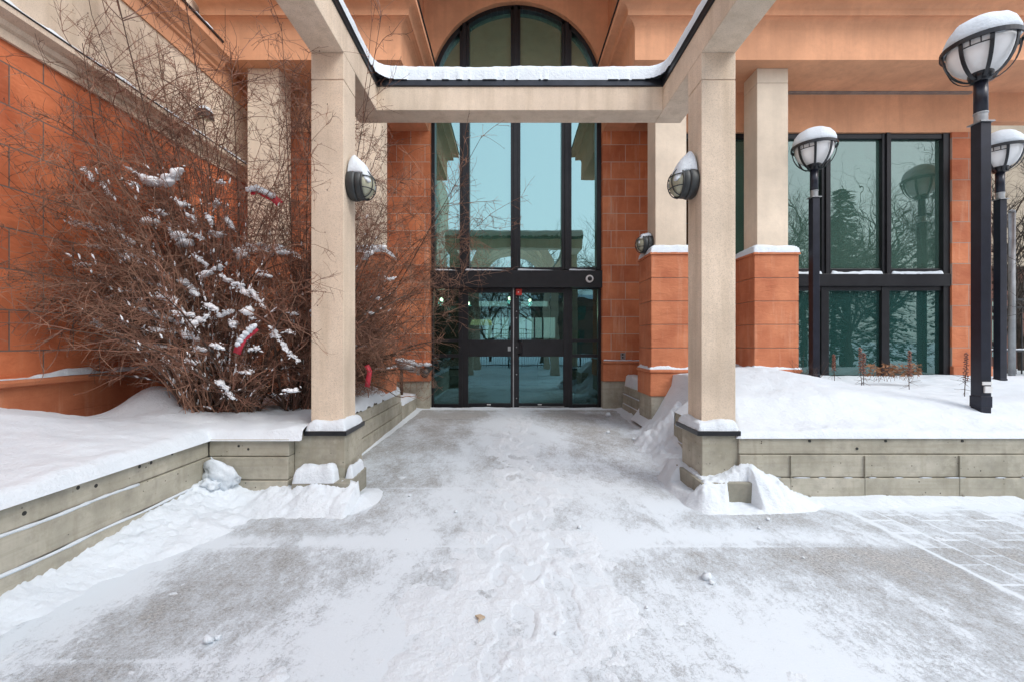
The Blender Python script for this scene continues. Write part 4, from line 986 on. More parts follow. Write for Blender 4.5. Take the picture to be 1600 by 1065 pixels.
yl = YC + 0.16
t = wall_lamp('caged bulkhead lamp with a pointed snow cap on the left pergola column', XLi, yl, Z_(290, yl), 1); lamp_snow(t, XLi, yl, Z_(290, yl), 1, 0.15, 0.125, 1)
t = wall_lamp('caged bulkhead lamp with a pointed snow cap on the right pergola column', XRi, yl, Z_(287, yl), -1); lamp_snow(t, XRi, yl, Z_(287, yl), -1, 0.17, 0.125, 2)
t = wall_lamp('small caged bulkhead lamp on the cream column right of the doors, thin snow on top', x1n, 7.19, Z_(382, 7.19), -1); lamp_snow(t, x1n, 7.19, Z_(382, 7.19), -1, 0.03, 0.10, 3)
# security camera, alarm, outlet
t = thing('security_camera', 'white round dome camera on the black header above the right sidelight', 'camera', (X_(921, YG - 0.21), YG - 0.21, Z_(436, YG - 0.21)))
c_ = (X_(921, YG - 0.21), YG - 0.211, Z_(436, YG - 0.21))
e = MB(); e.lathe([(0.078, 0), (0.078, -0.03), (0.062, -0.045), (0.05, -0.046)], c_, 'y', 24); e.build('housing', 'white', t, True)
e = MB(); e.lathe([(0.047, -0.03)] + [(0.047 * math.cos(a), -0.046 - 0.035 * math.sin(a)) for a in np.linspace(0, 1.55, 6)], c_, 'y', 20); e.build('lens', 'black', t, True)
t = thing('alarm_box', 'small red box at the top of the meeting edge of the doors', 'alarm', (X_(811, 9.2), 9.2, Z_(456, 9.2)))
e = MB(); e.box(X_(806, 9.2), X_(815.5, 9.2), 9.17, 9.24, Z_(461.5, 9.2), Z_(451.5, 9.2)); e.build('box', 'red', t, bevel=0.012); e = MB(); e.lathe([(0.012, 0), (0.009, -0.004)], (X_(810, 9.2), 9.17, Z_(457, 9.2)), 'y', 10); e.build('indicator', 'white', t)
t = thing('power_outlet', 'grey weatherproof outlet on the block wall right of the doors', 'outlet', (X_(973, 9.07), 9.07, Z_(556, 9.07)))
e = MB(); e.box(X_(969.5, 9.07), X_(976.5, 9.07), 9.055, 9.082, Z_(561, 9.07), Z_(551, 9.07)); e.build('plate', 'galv', t, bevel=0.004)
e = MB()
for py in (553.5, 558): e.lathe([(0.018, 0), (0.018, -0.003)], (X_(973, 9.055), 9.055, Z_(py, 9.055)), 'y', 12)
e.build('socket', 'dark', t)
# floodlight on the left wall ledge
Yf = 6.3; fz = Z_(178, Yf); fx = X_(300, Yf)
t = thing('floodlight', 'grey floodlight on the cream wall above the shrubs, snow on its top', 'floodlight', (XLW, Yf, fz))
e = MB(); e.box(XLW - 0.02, XLW + 0.03, Yf - 0.04, Yf + 0.04, fz - 0.04, fz + 0.05); e.tube([(XLW + 0.02, Yf, fz), (XLW + 0.10, Yf, fz - 0.01)], 0.012, 8); e.build('bracket', 'grey_metal', t)
e = MB(); e.prism([(XLW + 0.07, fz - 0.05), (XLW + 0.20, fz - 0.08), (XLW + 0.21, fz - 0.06), (XLW + 0.17, fz + 0.035), (XLW + 0.08, fz + 0.05)], 'y', Yf - 0.08, Yf + 0.08); e.build('housing', 'grey_metal', t, bevel=0.006)
e = MB(); e.box(XLW + 0.085, XLW + 0.19, Yf - 0.07, Yf + 0.07, fz - 0.078, fz - 0.070); e.build('lens', 'lens', t)
snow_slab('snow_cap', XLW + 0.07, XLW + 0.18, Yf - 0.075, Yf + 0.075, fz + 0.035, 0.06, t, 0.015, 0.05, 77)
# standpipe by the left doorway
Yq = 8.7
t = thing('fire_hose_connection', 'snow-covered grey pipe connection on the wall left of the doors', 'pipe', (X_(630, Yq), Yq, 0.33))
e = MB(); e.tube([(X_(622, Yq), Yq - 0.15, Z_(568, Yq)), (X_(640, Yq), Yq - 0.1, Z_(573, Yq)), (X_(655, Yq), Yq - 0.02, Z_(577, Yq))], 0.075, 14); e.tube([(X_(652, Yq), Yq, Z_(577, Yq)), (X_(657, Yq), Yq, Z_(578, Yq))], 0.10, 14); e.build('pipe', 'galv', t, True)
e = MB(); e.tube([(X_(657, Yq), Yq, Z_(578, Yq)), (X_(668, Yq), Yq - 0.05, Z_(580, Yq))], 0.06, 12); e.tube([(X_(666, Yq), Yq - 0.16, Z_(583, Yq)), (X_(666, Yq), Yq + 0.08, Z_(577, Yq))], 0.075, 14); e.tube([(X_(666, Yq), Yq - 0.02, Z_(577, Yq)), (X_(666, Yq), Yq + 0.42, Z_(577, Yq))], 0.05, 10); e.build('valve', 'grey_metal', t, True)
e = MB(); e.tube([(X_(630, Yq), Yq - 0.13, Z_(572, Yq)), (X_(630, Yq), Yq - 0.13, 0.3)], 0.03, 8); e.build('support_post', 'stem', t, True)
e = MB()
for i, (px, py, s) in enumerate(((626, 562, .09), (635, 564, .09), (645, 567, .085), (656, 569, .07), (667, 569, .08))): blob(e, (X_(px, Yq), Yq - 0.08, Z_(py, Yq)), (s * 1.2, s, s * 0.5), i, 2, 0.4)
e.build('snow_cap', 'snow', t, True)

# ================================================================== lamp posts
def lamp_post(label, x, y, zb):
    t = thing('lamp_post', label, 'street lamp', (x, y, zb), 'dark lamp posts with half-caged white globes')
    w_ = 0.053; zc = 3.67
    e = MB(); e.box(x - w_, x + w_, y - w_, y + w_, zb - 0.3, zc); e.build('post', 'navy', t, bevel=0.004)
    e = MB(); e.box(x - w_ - 0.02, x + w_ + 0.02, y - w_ - 0.02, y + w_ + 0.02, zc, zc + 0.012); e.lathe([(0.054, zc + 0.012), (0.054, zc + 0.10), (0.060, zc + 0.102), (0.060, zc + 0.115), (0.05, zc + 0.12)], (x, y, 0), 'z', 20); e.build('collar', 'galv', t)
    e = MB(); e.lathe([(0.056, zc + 0.115), (0.056, 4.12)], (x, y, 0), 'z', 20); e.build('pole', 'navy', t, True)
    e = MB(); e.box(x - w_ - 0.006, x + w_ + 0.006, y - w_ - 0.006, y + w_ + 0.006, zb - 0.06, zb + 0.055); e.build('base_plate', 'navy', t, bevel=0.004)
    cz = 4.43; rg = 0.262; cr = 0.30; zr = cz + 0.03
    pf = [(0.07, 4.155)] + [(rg * math.cos(a), cz + rg * math.sin(a)) for a in np.linspace(-1.25, PI / 2 - 0.02, 20)]
    e = MB(); e.lathe(pf, (x, y, 0), 'z', 40); e.build('globe', 'globe', t, True)
    e = MB(); e.lathe([(0.05, 4.10), (0.085, 4.12), (0.10, 4.165), (0.10, 4.19)], (x, y, 0), 'z', 24); e.build('fitter', 'black', t, True)
    e = MB()
    pts = []
    for q, (r1, z1) in enumerate(((cr, zr - 0.022), (cr + 0.014, zr - 0.022), (cr + 0.014, zr + 0.022), (cr, zr + 0.022))): pts.append((r1, z1))
    nn = 48; vs = []; fs = []
    for i in range(nn):
        a = 2 * PI * i / nn
        for r1, z1 in pts: vs.append((x + r1 * math.cos(a), y + r1 * math.sin(a), z1))
    for i in range(nn):
        for q in range(4):
            j = (i + 1) % nn; q2 = (q + 1) % 4; fs.append((i * 4 + q, j * 4 + q, j * 4 + q2, i * 4 + q2))
    e.add(vs, fs)
    e.build('cage_ring', 'black', t)
    for k_ in range(8):
        a = 2 * PI * k_ / 8 + 0.25
        P = []
        for s_ in np.linspace(0, 1, 9):
            th = -PI / 2 + s_ * PI / 2; r1 = 0.05 + (cr - 0.05) * math.cos(th); z1 = zr - (zr - 4.11) * math.sin(-th)
            P.append((r1, z1))
        vs = []; fs = []; hw = 0.016; th_ = 0.006
        ca, sa = math.cos(a), math.sin(a)
        for (r1, z1) in P:
            for dr, dw in ((0, -hw), (0, hw), (-th_ * 2, hw), (-th_ * 2, -hw)):
                rr = r1 + dr; vs.append((x + rr * ca - dw * sa, y + rr * sa + dw * ca, z1))
        for i in range(len(P) - 1):
            for q in range(4): q2 = (q + 1) % 4; fs.append((i * 4 + q, i * 4 + q2, i * 4 + 4 + q2, i * 4 + 4 + q))
        e = MB(); e.add(vs, fs); e.build('cage_rib', 'black', t)
    # short bars in pairs of bays below the ring
    e = MB()
    for k_ in (0, 1, 4, 5):
        a0 = 2 * PI * k_ / 8 + 0.25; a1 = a0 + PI / 4
        if k_ % 2 == 0:
            e.ring((x, y, zr - 0.075), cr - 0.008, 0.007, 'z', 8, 5, a0, a1)
            for f in (0.33, 0.66): a = a0 + (a1 - a0) * f; e.tube([(x + cr * math.cos(a), y + cr * math.sin(a), zr - 0.01), (x + (cr - 0.008) * math.cos(a), y + (cr - 0.008) * math.sin(a), zr - 0.075)], 0.006, 5)
    e.build('cage_bars', 'black', t)
    e = MB(); nn = 14; vs = []; fs = []
    prof = [(0.270, zr + 0.0), (0.290, zr + 0.03), (0.288, zr + 0.08), (0.262, zr + 0.15), (0.215, zr + 0.215), (0.15, zr + 0.265), (0.075, zr + 0.295), (0.0, zr + 0.302)]
    nn = 40; fbv = []
    for r1, z1 in prof:
        for i in range(nn):
            a = 2 * PI * i / nn
            dd = 0.012 * math.sin(3 * a + x) + 0.008 * math.sin(7 * a + y) + 0.004 * rnd.random()
            lowcut = 0.0
            vs.append((x + r1 * (1 + dd) * math.cos(a), y + r1 * (1 + dd) * math.sin(a), z1 + (dd * 0.8 if r1 > 0.2 else 0)))
    for j in range(len(prof) - 1):
        for i in range(nn): i2 = (i + 1) % nn; fs.append((j * nn + i, j * nn + i2, (j + 1) * nn + i2, (j + 1) * nn + i))
    e.add(vs, fs); e.build('snow_cap', 'snow', t, True)
    return t
y2 = 4.62; x2 = X_(1532.5, y2)
tb = lamp_post('nearest lamp post at the right edge, with a small white outlet box at its foot', x2, y2, Z_(626, y2))
e = MB(); e.box(x2 - 0.03, x2 + 0.045, y2 - 0.072, y2 - 0.0535, Z_(612, y2), Z_(602, y2)); e.build('outlet_box', 'white', tb, bevel=0.003)
e = MB(); e.box(x2 - 0.045, x2 + 0.05, y2 - 0.062, y2 - 0.0538, Z_(600, y2), Z_(595, y2)); e.build('sticker', 'white', tb)
lamp_post('lamp post standing alone in front of the wide window, right of the second pier', X_(1272, 7.0), 7.0, 0.88)
lamp_post('lamp post partly hidden behind the nearest post, beyond the corner of the building', X_(1562.5, 7.1), 7.1, Z_(596, 7.1))

# ================================================================== shrubs
class Twigs:
    def __init__(s): s.V = []; s.F = []; s.n = 0
    def tube(s, P, r0, r1, n=3):
        P = np.array(P); k_ = len(P)
        T = np.gradient(P, axis=0); T /= (np.linalg.norm(T, axis=1, keepdims=True) + 1e-9)
        ref = np.array([0.3, 0.2, 0.93]) if abs(T[0][2]) < 0.8 else np.array([0.9, 0.3, 0.1])
        A = np.cross(T, ref); A /= (np.linalg.norm(A, axis=1, keepdims=True) + 1e-9); B = np.cross(T, A)
        rr = np.linspace(r0, r1, k_)[:, None]
        ring = [P + (A * math.cos(2 * PI * j / n) + B * math.sin(2 * PI * j / n)) * rr for j in range(n)]
        Vv = np.stack(ring, 1).reshape(-1, 3)
        i = np.arange(k_ - 1)[:, None] * n; j = np.arange(n)[None, :]; j2 = (j + 1) % n
        f = np.stack([i + j, i + j2, i + n + j2, i + n + j], -1).reshape(-1, 4) + s.n
        s.V.append(Vv); s.F.append(f); s.n += len(Vv)
    def build(s, name, mat, parent):
        if not s.V: return None
        return np_mesh(name, np.concatenate(s.V), np.concatenate(s.F), mat, parent=parent, smooth=False)
def grow(rs, p0, d0, L, seg, droop, wob):
    P = [np.array(p0, float)]; d = np.array(d0, float); d /= np.linalg.norm(d); st = L / seg
    w_ = rs.normal(0, wob, 3)
    for i in range(seg):
        d = d + w_ / seg + rs.normal(0, wob * 0.6, 3) / seg + np.array([0, 0, -droop]) / seg
        d /= np.linalg.norm(d); q = P[-1] + d * st
        if q[0] < -4.30: q[0] = -4.30; d[0] = abs(d[0]) * 0.3
        if q[2] < 0.74 and i > 0: q[2] = 0.75; d[2] = abs(d[2]) + 0.5
        P.append(q)
    return np.array(P)
snow_sites = []
def blocked(P):
    # keep wood out of columns, piers and the left beam
    for x0, x1, y0, y1, z0, z1 in ((XLo - .02, XLi + .02, YC - .02, YCb + .02, 0, 6), (XLo, XLi, -1, YB1, SOF - .05, ZF + .2), (XLo, XRi, YB0 - .05, YB1 + .05, SOF - .05, ZF + .2)):
        if ((P[:, 0] > x0) & (P[:, 0] < x1) & (P[:, 1] > y0) & (P[:, 1] < y1) & (P[:, 2] > z0) & (P[:, 2] < z1)).any(): return True
    if (P[:, 1] > 6.83).any() and (P[P[:, 1] > 6.83][:, 0] < -1.84).any() and True:
        return True
    if (P[:, 1] > 9.0).any(): return True
    if ((P[:, 0] / P[:, 1] < -0.745) & (P[:, 2] < 0.95)).any(): return True
    return False
def shrub(label, base, stems, H, spread, seed, az=None, tilt=(8, 60), dens=1.0, red='twig_red', tall=(), whips=(), nw=0):
    rs = np.random.RandomState(seed)
    t = thing('bare_shrub', label, 'shrub', base, 'bare shrubs in the left planter')
    A = Twigs(); B = Twigs(); C_ = Twigs()
    jobs = []
    for i in range(stems):
        a = rs.uniform(0, 2 * PI) if az is None else rs.uniform(*az)
        ti = R(rs.uniform(*tilt)); L = H * rs.uniform(0.6, 1.05) * (1.0 - 0.25 * ti)
        jobs.append((np.array(base) + np.array([rs.uniform(-.22, .22), rs.uniform(-.15, .15), 0]), np.array([math.sin(ti) * math.cos(a) * spread, math.sin(ti) * math.sin(a) * spread * 0.75, math.cos(ti)]), L, 0.35 + 0.7 * ti, rs.uniform(0.008, 0.021)))
    for (px, py, Yt, ln) in tall:
        tp = np.array(PT(px, py, Yt)); b0 = np.array(base) + rs.uniform(-.1, .1, 3) * np.array([1, 1, 0]); d = tp - b0
        jobs.append((b0, d / np.linalg.norm(d), np.linalg.norm(d), 0.02, ln))
    for (p0, d0, L, droop, r) in jobs:
        P = grow(rs, p0, d0, L, 12, droop, 0.35 if droop > 0.1 else 0.16)
        if blocked(P): continue
        A.tube(P, r, r * 0.3, 5); snow_sites.append(P)
        nb = int(L * 8 * dens)
        for j in range(nb):
            u = rs.uniform(0.14, 1.0); k_ = min(int(u * 12), 11); p1 = P[k_] + (P[k_ + 1] - P[k_]) * rs.uniform(0, 1)
            T = P[k_ + 1] - P[k_]; T /= np.linalg.norm(T)
            side = rs.normal(0, 1, 3); side -= T * side.dot(T); side /= np.linalg.norm(side)
            d1 = T * rs.uniform(0.35, 0.9) + side * rs.uniform(0.6, 1.0)
            L1 = L * rs.uniform(0.14, 0.40) * (1.25 - 0.7 * u)
            P1 = grow(rs, p1, d1, L1, 7, rs.uniform(-0.3, 0.9), 0.7)
            if blocked(P1): continue
            B.tube(P1, r * 0.42, 0.0020, 3)
            for j2 in range(int(3 + L1 * 10 * dens)):
                k2 = rs.randint(1, 7); q0 = P1[k2]
                T = P1[min(k2 + 1, 7)] - P1[k2 - 1]; T /= np.linalg.norm(T)
                side = rs.normal(0, 1, 3); side -= T * side.dot(T); side /= np.linalg.norm(side)
                P2 = grow(rs, q0, T * rs.uniform(0.3, 0.9) + side * 0.8, rs.uniform(0.07, 0.34), 4, rs.uniform(-0.5, 0.6), 0.8)
                if blocked(P2): continue
                (B if rs.rand() < 0.45 else C_).tube(P2, 0.0024, 0.0014, 3)
                if rs.rand() < 0.5:
                    q1 = P2[2]; P3 = grow(rs, q1, (P2[3] - P2[2]) / np.linalg.norm(P2[3] - P2[2]) + rs.normal(0, 0.6, 3), rs.uniform(0.04, 0.14), 3, 0, 0.7)
                    if not blocked(P3): C_.tube(P3, 0.0018, 0.0012, 3)
                if rs.rand() < 0.25:
                    e_ = P2[-1]; A.tube(np.array([e_, e_ + np.array([0, 0, 0.006]), e_ + np.array([0, 0, 0.013])]), 0.0035, 0.0015, 4)
    # long arching shoots that fill the outline of the shrub
    made = 0; tries = 0
    while whips and made < nw and tries < nw * 4:
        tries += 1
        x0, x1, y0, y1, d0_, d1_ = whips[rs.randint(len(whips))]
        px = rs.uniform(x0, x1); py = y0 + (y1 - y0) * rs.uniform(0, 1); Yt = rs.uniform(d0_, d1_)
        Yt = min(Yt, 4.27 * F / max(CX - px, 1)) if px < 700 else Yt
        if Yt < 3.3: continue
        tp = np.array(PT(px, py, Yt)); b0 = np.array(base) + rs.normal(0, .10, 3) * np.array([1, 1, 0]); D = tp - b0; L = np.linalg.norm(D)
        up_ = np.array([0, 0, 1.0]) * L * rs.uniform(0.12, 0.45); lat = rs.normal(0, .06, 3) * L
        uu = np.linspace(0, 1, 16)[:, None]
        P = b0 + D * uu + (up_ + lat) * 4 * uu * (1 - uu) * (1 - 0.35 * uu) + np.cumsum(rs.normal(0, .006 * L, (16, 3)), 0) * np.minimum(uu * 3, 1)
        P[:, 0] = np.maximum(P[:, 0], -4.31); P[:, 2] = np.maximum(P[:, 2], 0.68)
        if blocked(P): continue
        r_ = rs.uniform(0.0035, 0.0075); dst = [A, B, C_][rs.choice(3, p=[.3, .45, .25])]
        dst.tube(P, r_, 0.0018, 3); made += 1; snow_sites.append(P[:13])
        for j in range(int(5 + L * 5.5)):
            k_ = rs.randint(4, 15); T = P[k_] - P[k_ - 1]; T /= np.linalg.norm(T)
            side = rs.normal(0, 1, 3); side -= T * side.dot(T); side /= np.linalg.norm(side)
            P1 = grow(rs, P[k_], T * rs.uniform(.3, 1.) + side * .9, rs.uniform(.10, .50) * (1.2 - k_ / 22), 6, rs.uniform(-.7, .9), .8)
            if blocked(P1): continue
            (B if rs.rand() < .55 else C_).tube(P1, 0.0028, 0.0015, 3)
            for j2 in range(rs.randint(1, 4)):
                k2 = rs.randint(1, 6); T2 = P1[k2 + 0] - P1[k2 - 1]; T2 /= np.linalg.norm(T2)
                P2 = grow(rs, P1[k2], T2 + rs.normal(0, .7, 3), rs.uniform(.04, .18), 3, 0, .7)
                if not blocked(P2):
                    (B if rs.rand() < .4 else C_).tube(P2, 0.0019, 0.0013, 3)
                    if rs.rand() < .18: q_ = P2[-1]; A.tube(np.array([q_, q_ + [0, 0, .007], q_ + [0, 0, .014]]), 0.0045, 0.002, 4)
    A.build('stems', 'stem', t); B.build('branches', red, t); C_.build('twigs', 'twig_tan', t)
    return t
base1 = (-2.95, 4.78, 0.62)
s1 = shrub('widest bare shrub of the left planter, heavy with snow clumps', base1, 34, 2.4, 1.0, 1, None, (4, 52), 0.75, 'twig_red', [(235, 120, 4.7, .012), (395, 95, 5.0, .010)], [(150, 480, 190, 560, 4.2, 5.4), (240, 480, 330, 640, 4.1, 5.2), (485, 556, 90, 640, 3.98, 4.12)], 75)
base2 = (-2.32, 5.15, 0.62)
s2 = shrub('dense reddish shrub directly behind the left pergola column', base2, 26, 2.3, 0.85, 2, None, (4, 52), 0.8, 'twig_red', [(447, 60, 5.0, .009), (600, 60, 5.0, .008), (470, 160, 4.6, .008)], [(330, 620, 90, 560, 4.6, 6.0), (380, 600, 300, 640, 4.3, 5.8), (555, 640, 200, 500, 5, 6)], 110)
base3 = (-2.45, 6.05, 0.62)
s3 = shrub('brown shrub reaching sideways across the glass left of the doors', base3, 28, 2.2, 0.95, 3, (-1.9, 1.2), (10, 62), 0.85, 'twig_tan', [(770, 240, 5.9, .009), (735, 300, 6.0, .008), (700, 250, 6.0, .008), (760, 400, 6.0, .007), (730, 370, 6.0, .007)], [(560, 700, 230, 600, 5.0, 6.4), (570, 720, 380, 620, 5.4, 6.4), (660, 740, 280, 480, 5.8, 6.4)], 70)
base4 = (-3.45, 5.25, 0.68)
s4 = shrub('tall open shrub with long upright stems against the left block wall', base4, 18, 2.9, 0.75, 4, None, (2, 38), 0.9, 'twig_red', [(150, -40, 4.9, .016), (265, 60, 5.2, .013), (330, 30, 5.6, .012), (60, 110, 4.7, .010), (210, 20, 5.2, .010)], [(20, 330, 60, 400, 4.0, 5.6), (200, 400, 60, 400, 4.6, 5.8)], 55)
base5 = (-3.25, 4.62, 0.68)
s5 = shrub('thin spreading shrub arching left against the block wall above the snow mounds', base5, 9, 2.2, 1.0, 5, (2.2, 3.9), (25, 52), 0.7, 'twig_tan', (), [(-40, 240, 110, 560, 3.4, 4.8), (-20, 200, 250, 520, 3.5, 4.6), (120, 260, 380, 560, 4.1, 4.8)], 135)
# drooping twigs over the wall and snow
# snow clumps held in the branches: (px, py, length px, thickness px, angle deg, depth)
cl = [(140, 275, 30, 9, 50, 4.8), (165, 295, 26, 9, 55, 4.8), (208, 268, 24, 8, 30, 4.9), (232, 282, 30, 22, 10, 4.8), (262, 284, 34, 20, -25, 4.8), (205, 288, 16, 12, 20, 4.8), (135, 352, 34, 12, 20, 4.6), (158, 358, 22, 8, 10, 4.6), (178, 358, 16, 12, 0, 4.7), (198, 374, 22, 16, 40, 4.7), (185, 395, 34, 9, 28, 4.6), (208, 402, 22, 9, 40, 4.6), (240, 398, 26, 10, 30, 4.7), (130, 414, 22, 9, 10, 4.6), (160, 433, 34, 8, -12, 4.6), (250, 332, 26, 10, 10, 4.8), (238, 348, 22, 18, 0, 4.8), (283, 318, 22, 14, 30, 4.9), (270, 365, 20, 16, 60, 4.8), (285, 375, 16, 24, 10, 4.8), (312, 405, 26, 12, 40, 4.7), (335, 422, 34, 14, -30, 4.7), (355, 436, 26, 12, 30, 4.7), (322, 430, 20, 12, -30, 4.7), (255, 432, 22, 14, 0, 4.7), (248, 446, 14, 10, 0, 4.7), (290, 442, 22, 12, 20, 4.7), (305, 455, 20, 14, 40, 4.7), (384, 455, 30, 14, 20, 4.6), (405, 470, 26, 10, 50, 4.6), (372, 444, 14, 8, 0, 4.6), (390, 487, 8, 22, 0, 4.6), (352, 490, 26, 9, -20, 4.6), (365, 505, 9, 20, 0, 4.6), (170, 465, 22, 12, -30, 4.6), (205, 455, 26, 8, 10, 4.6), (153, 505, 20, 8, 50, 4.6), (182, 520, 34, 8, 20, 4.6), (205, 538, 30, 9, 20, 4.6), (245, 540, 34, 9, 5, 4.6), (360, 350, 22, 12, 50, 5.0), (340, 366, 20, 12, 0, 4.9), (345, 285, 12, 8, 0, 5.0), (338, 318, 14, 10, -40, 5.0), (400, 384, 26, 9, -10, 5.0), (378, 395, 10, 26, 0, 4.9), (310, 370, 22, 8, 25, 4.8), (237, 490, 30, 12, 20, 4.6), (270, 500, 34, 12, 30, 4.6), (300, 525, 22, 16, 10, 4.6), (312, 545, 20, 12, 0, 4.6), (430, 520, 26, 8, 55, 4.5), (448, 545, 26, 8, 55, 4.5), (462, 560, 16, 8, 40, 4.5), (385, 580, 16, 9, 0, 4.5), (345, 600, 24, 12, 20, 4.5), (360, 615, 20, 10, 40, 4.5), (575, 398, 22, 12, -35, 5.6), (592, 388, 20, 10, -20, 5.8), (610, 435, 12, 6, 0, 5.8), (578, 488, 10, 8, 0, 5.6), (590, 466, 8, 5, 0, 5.6), (455, 610, 22, 10, 0, 4.5), (395, 497, 8, 6, 0, 4.6), (490, 485, 12, 8, 0, 4.9), (458, 490, 12, 9, 0, 4.9), (430, 525, 9, 7, 0, 4.6), (451, 518, 10, 8, 0, 4.6), (500, 460, 9, 7, 0, 5), (270, 275, 40, 18, -35, 4.8), (120, 350, 20, 9, 15, 4.6), (148, 385, 18, 8, 15, 4.6), (225, 440, 26, 9, 20, 4.6), (215, 470, 22, 8, -10, 4.6), (190, 500, 24, 8, 25, 4.6), (260, 465, 30, 12, 15, 4.5), (285, 490, 34, 14, 20, 4.5), (245, 515, 30, 9, 10, 4.5), (330, 480, 22, 12, 30, 4.5), (315, 500, 26, 14, -20, 4.5), (340, 540, 20, 12, 20, 4.5), (300, 565, 22, 9, 10, 4.4), (400, 545, 14, 9, 0, 4.5), (415, 430, 22, 9, 10, 4.8), (440, 395, 26, 8, 0, 4.9), (330, 345, 16, 10, 60, 4.8), (300, 340, 20, 12, 50, 4.8), (560, 540, 26, 6, 0, 6)]
mb1, mb2 = MB(), MB(); blob(mb1, (0, 0, -5), (.01, .01, .01), 0, 1)
_ico = None; mb1 = MB()
for i, (px, py, ln, th, an, Y) in enumerate(cl):
    Y = Y - 0.22 if Y < 5.3 else Y - 0.3; c = PT(px, py, Y); k3 = Y / F / 2 * 0.85
    tgt = mb2 if px > 420 else mb1
    for j in range(int(8 + ln * 0.5)):
        f = rnd.uniform(-.7, .7); cc = (c[0] + math.cos(R(an)) * f * ln * 2 * k3, c[1] + rnd.uniform(-.06, .04), c[2] - math.sin(R(an)) * f * ln * 2 * k3 + rnd.gauss(0, .6) * th * k3)
        rr = rnd.uniform(0.003, 0.009); blob(tgt, cc, (rr * rnd.uniform(1, 2.6), rr, rr * .8), j, 2, .7, Matrix.Rotation(rnd.uniform(-1, 1), 3, 'Y'))
    nbl = max(2, int(ln / max(th, 6) * 2.8))
    for j in range(nbl):
        f = (j + 0.5) / nbl - 0.5
        cc = (c[0] + math.cos(R(an)) * f * ln * 2 * k3 + rnd.uniform(-1, 1) * k3, c[1] + rnd.uniform(-.03, .03), c[2] - math.sin(R(an)) * f * ln * 2 * k3)
        rr = th * k3 * rnd.uniform(0.34, 0.88); cc = (cc[0], cc[1], cc[2] + rnd.uniform(-.5, .5) * th * k3)
        blob(tgt, cc, (rr * 1.45, rr * 1.2, rr * 0.85), i * 7 + j, 2, 0.7, Matrix.Rotation(R(an) + rnd.uniform(-.3, .3), 3, 'Y'))
rs = np.random.RandomState(9)
made = 0
for i in range(9000):
    if made > 2200: break
    P = snow_sites[rs.randint(len(snow_sites))]; k_ = rs.randint(1, 10); q = P[k_] + (P[k_ + 1] - P[k_]) * rs.rand()
    px = CX + q[0] / q[1] * F; py = CY - (q[2] - CZ) / q[1] * F
    wgt = math.exp(-((px - 350) / 95) ** 2 - ((py - 520) / 95) ** 2) + 0.25 * math.exp(-((px - 280) / 130) ** 2 - ((py - 400) / 110) ** 2) + 0.10 * math.exp(-((px - 600) / 60) ** 2 - ((py - 430) / 80) ** 2)
    if q[0] > -1.4 or rs.rand() > wgt: continue
    T = P[k_ + 1] - P[k_]; an_ = math.atan2(-T[2], T[0]); s_ = rs.uniform(0.004, 0.011); made += 1
    blob(mb1 if px < 560 else mb2, q + np.array([0, 0, 0.006]), (s_ * rs.uniform(1.4, 3.6), s_, s_ * .8), i, 2, 0.7, Matrix.Rotation(an_, 3, 'Y'))
o = mb1.build('branch_snow', 'snow_fresh', s1, True); o['kind'] = 'stuff'
o = mb2.build('branch_snow', 'snow_fresh', s2, True); o['kind'] = 'stuff'
# red ribbons caught in the twigs
def ribbon(label, pts, Y, wpx, snow_on=False):
    P = [PT(a, b2, Y) for a, b2 in pts]; hw = wpx * Y / F / 2
    vs = []; fs = []
    for i, q in enumerate(P):
        a = P[max(i - 1, 0)]; b3 = P[min(i + 1, len(P) - 1)]; dx, dz_ = b3[0] - a[0], b3[2] - a[2]; L = math.hypot(dx, dz_) + 1e-6
        nx, nz = -dz_ / L, dx / L; wob = 0.02 * math.sin(i * 2.1)
        for s_ in (-1, 1): vs.append((q[0] + nx * hw * s_, q[1] + wob + 0.012 * s_, q[2] + nz * hw * s_))
    for i in range(len(P) - 1): fs.append((i * 2, i * 2 + 1, i * 2 + 3, i * 2 + 2))
    e = MB(); e.add(vs, fs); t = thing('red_ribbon', label, 'ribbon', P[0], 'red ribbons in the shrubs')
    o = e.build('strip', 'ribbon', t, True); sm = o.modifiers.new('s', 'SOLIDIFY'); sm.thickness = 0.004
    if snow_on:
        e = MB()
        for i in range(len(P) * 2 - 1):
            f = i / 2; a = P[int(f)]; b3 = P[min(int(f) + 1, len(P) - 1)]; g_ = f - int(f)
            if i < (len(P) * 2 - 1) * 0.75: blob(e, (a[0] + (b3[0] - a[0]) * g_ - 0.004, a[1] - 0.02, a[2] + (b3[2] - a[2]) * g_ + hw * 0.5), (hw * 1.0, hw * 0.7, hw * 0.8), i, 2, 0.5)
        e.build('snow_cap', 'snow', t, True)
ribbon('red ribbon under a ridge of snow low in the widest shrub', [(400, 512), (392, 518), (382, 528), (374, 540), (368, 552)], 4.10, 10, True)
ribbon('crumpled red ribbon high in the shrubs in front of the cream column', [(392, 300), (404, 298), (415, 304), (428, 310), (436, 318)], 4.5, 11, True)
ribbon('red ribbon hanging between the pergola column and the door side pier', [(573, 570), (577, 580), (576, 592), (574, 604)], 5.3, 7)
0 and ribbon('red ribbon scrap at the left edge of the pergola column', [(474, 571), (480, 575), (485, 580)], 4.75, 8)
0 and ribbon('small red ribbon scrap low at the left foot of the pergola column', [(478, 612), (483, 610), (486, 618)], 4.75, 6)

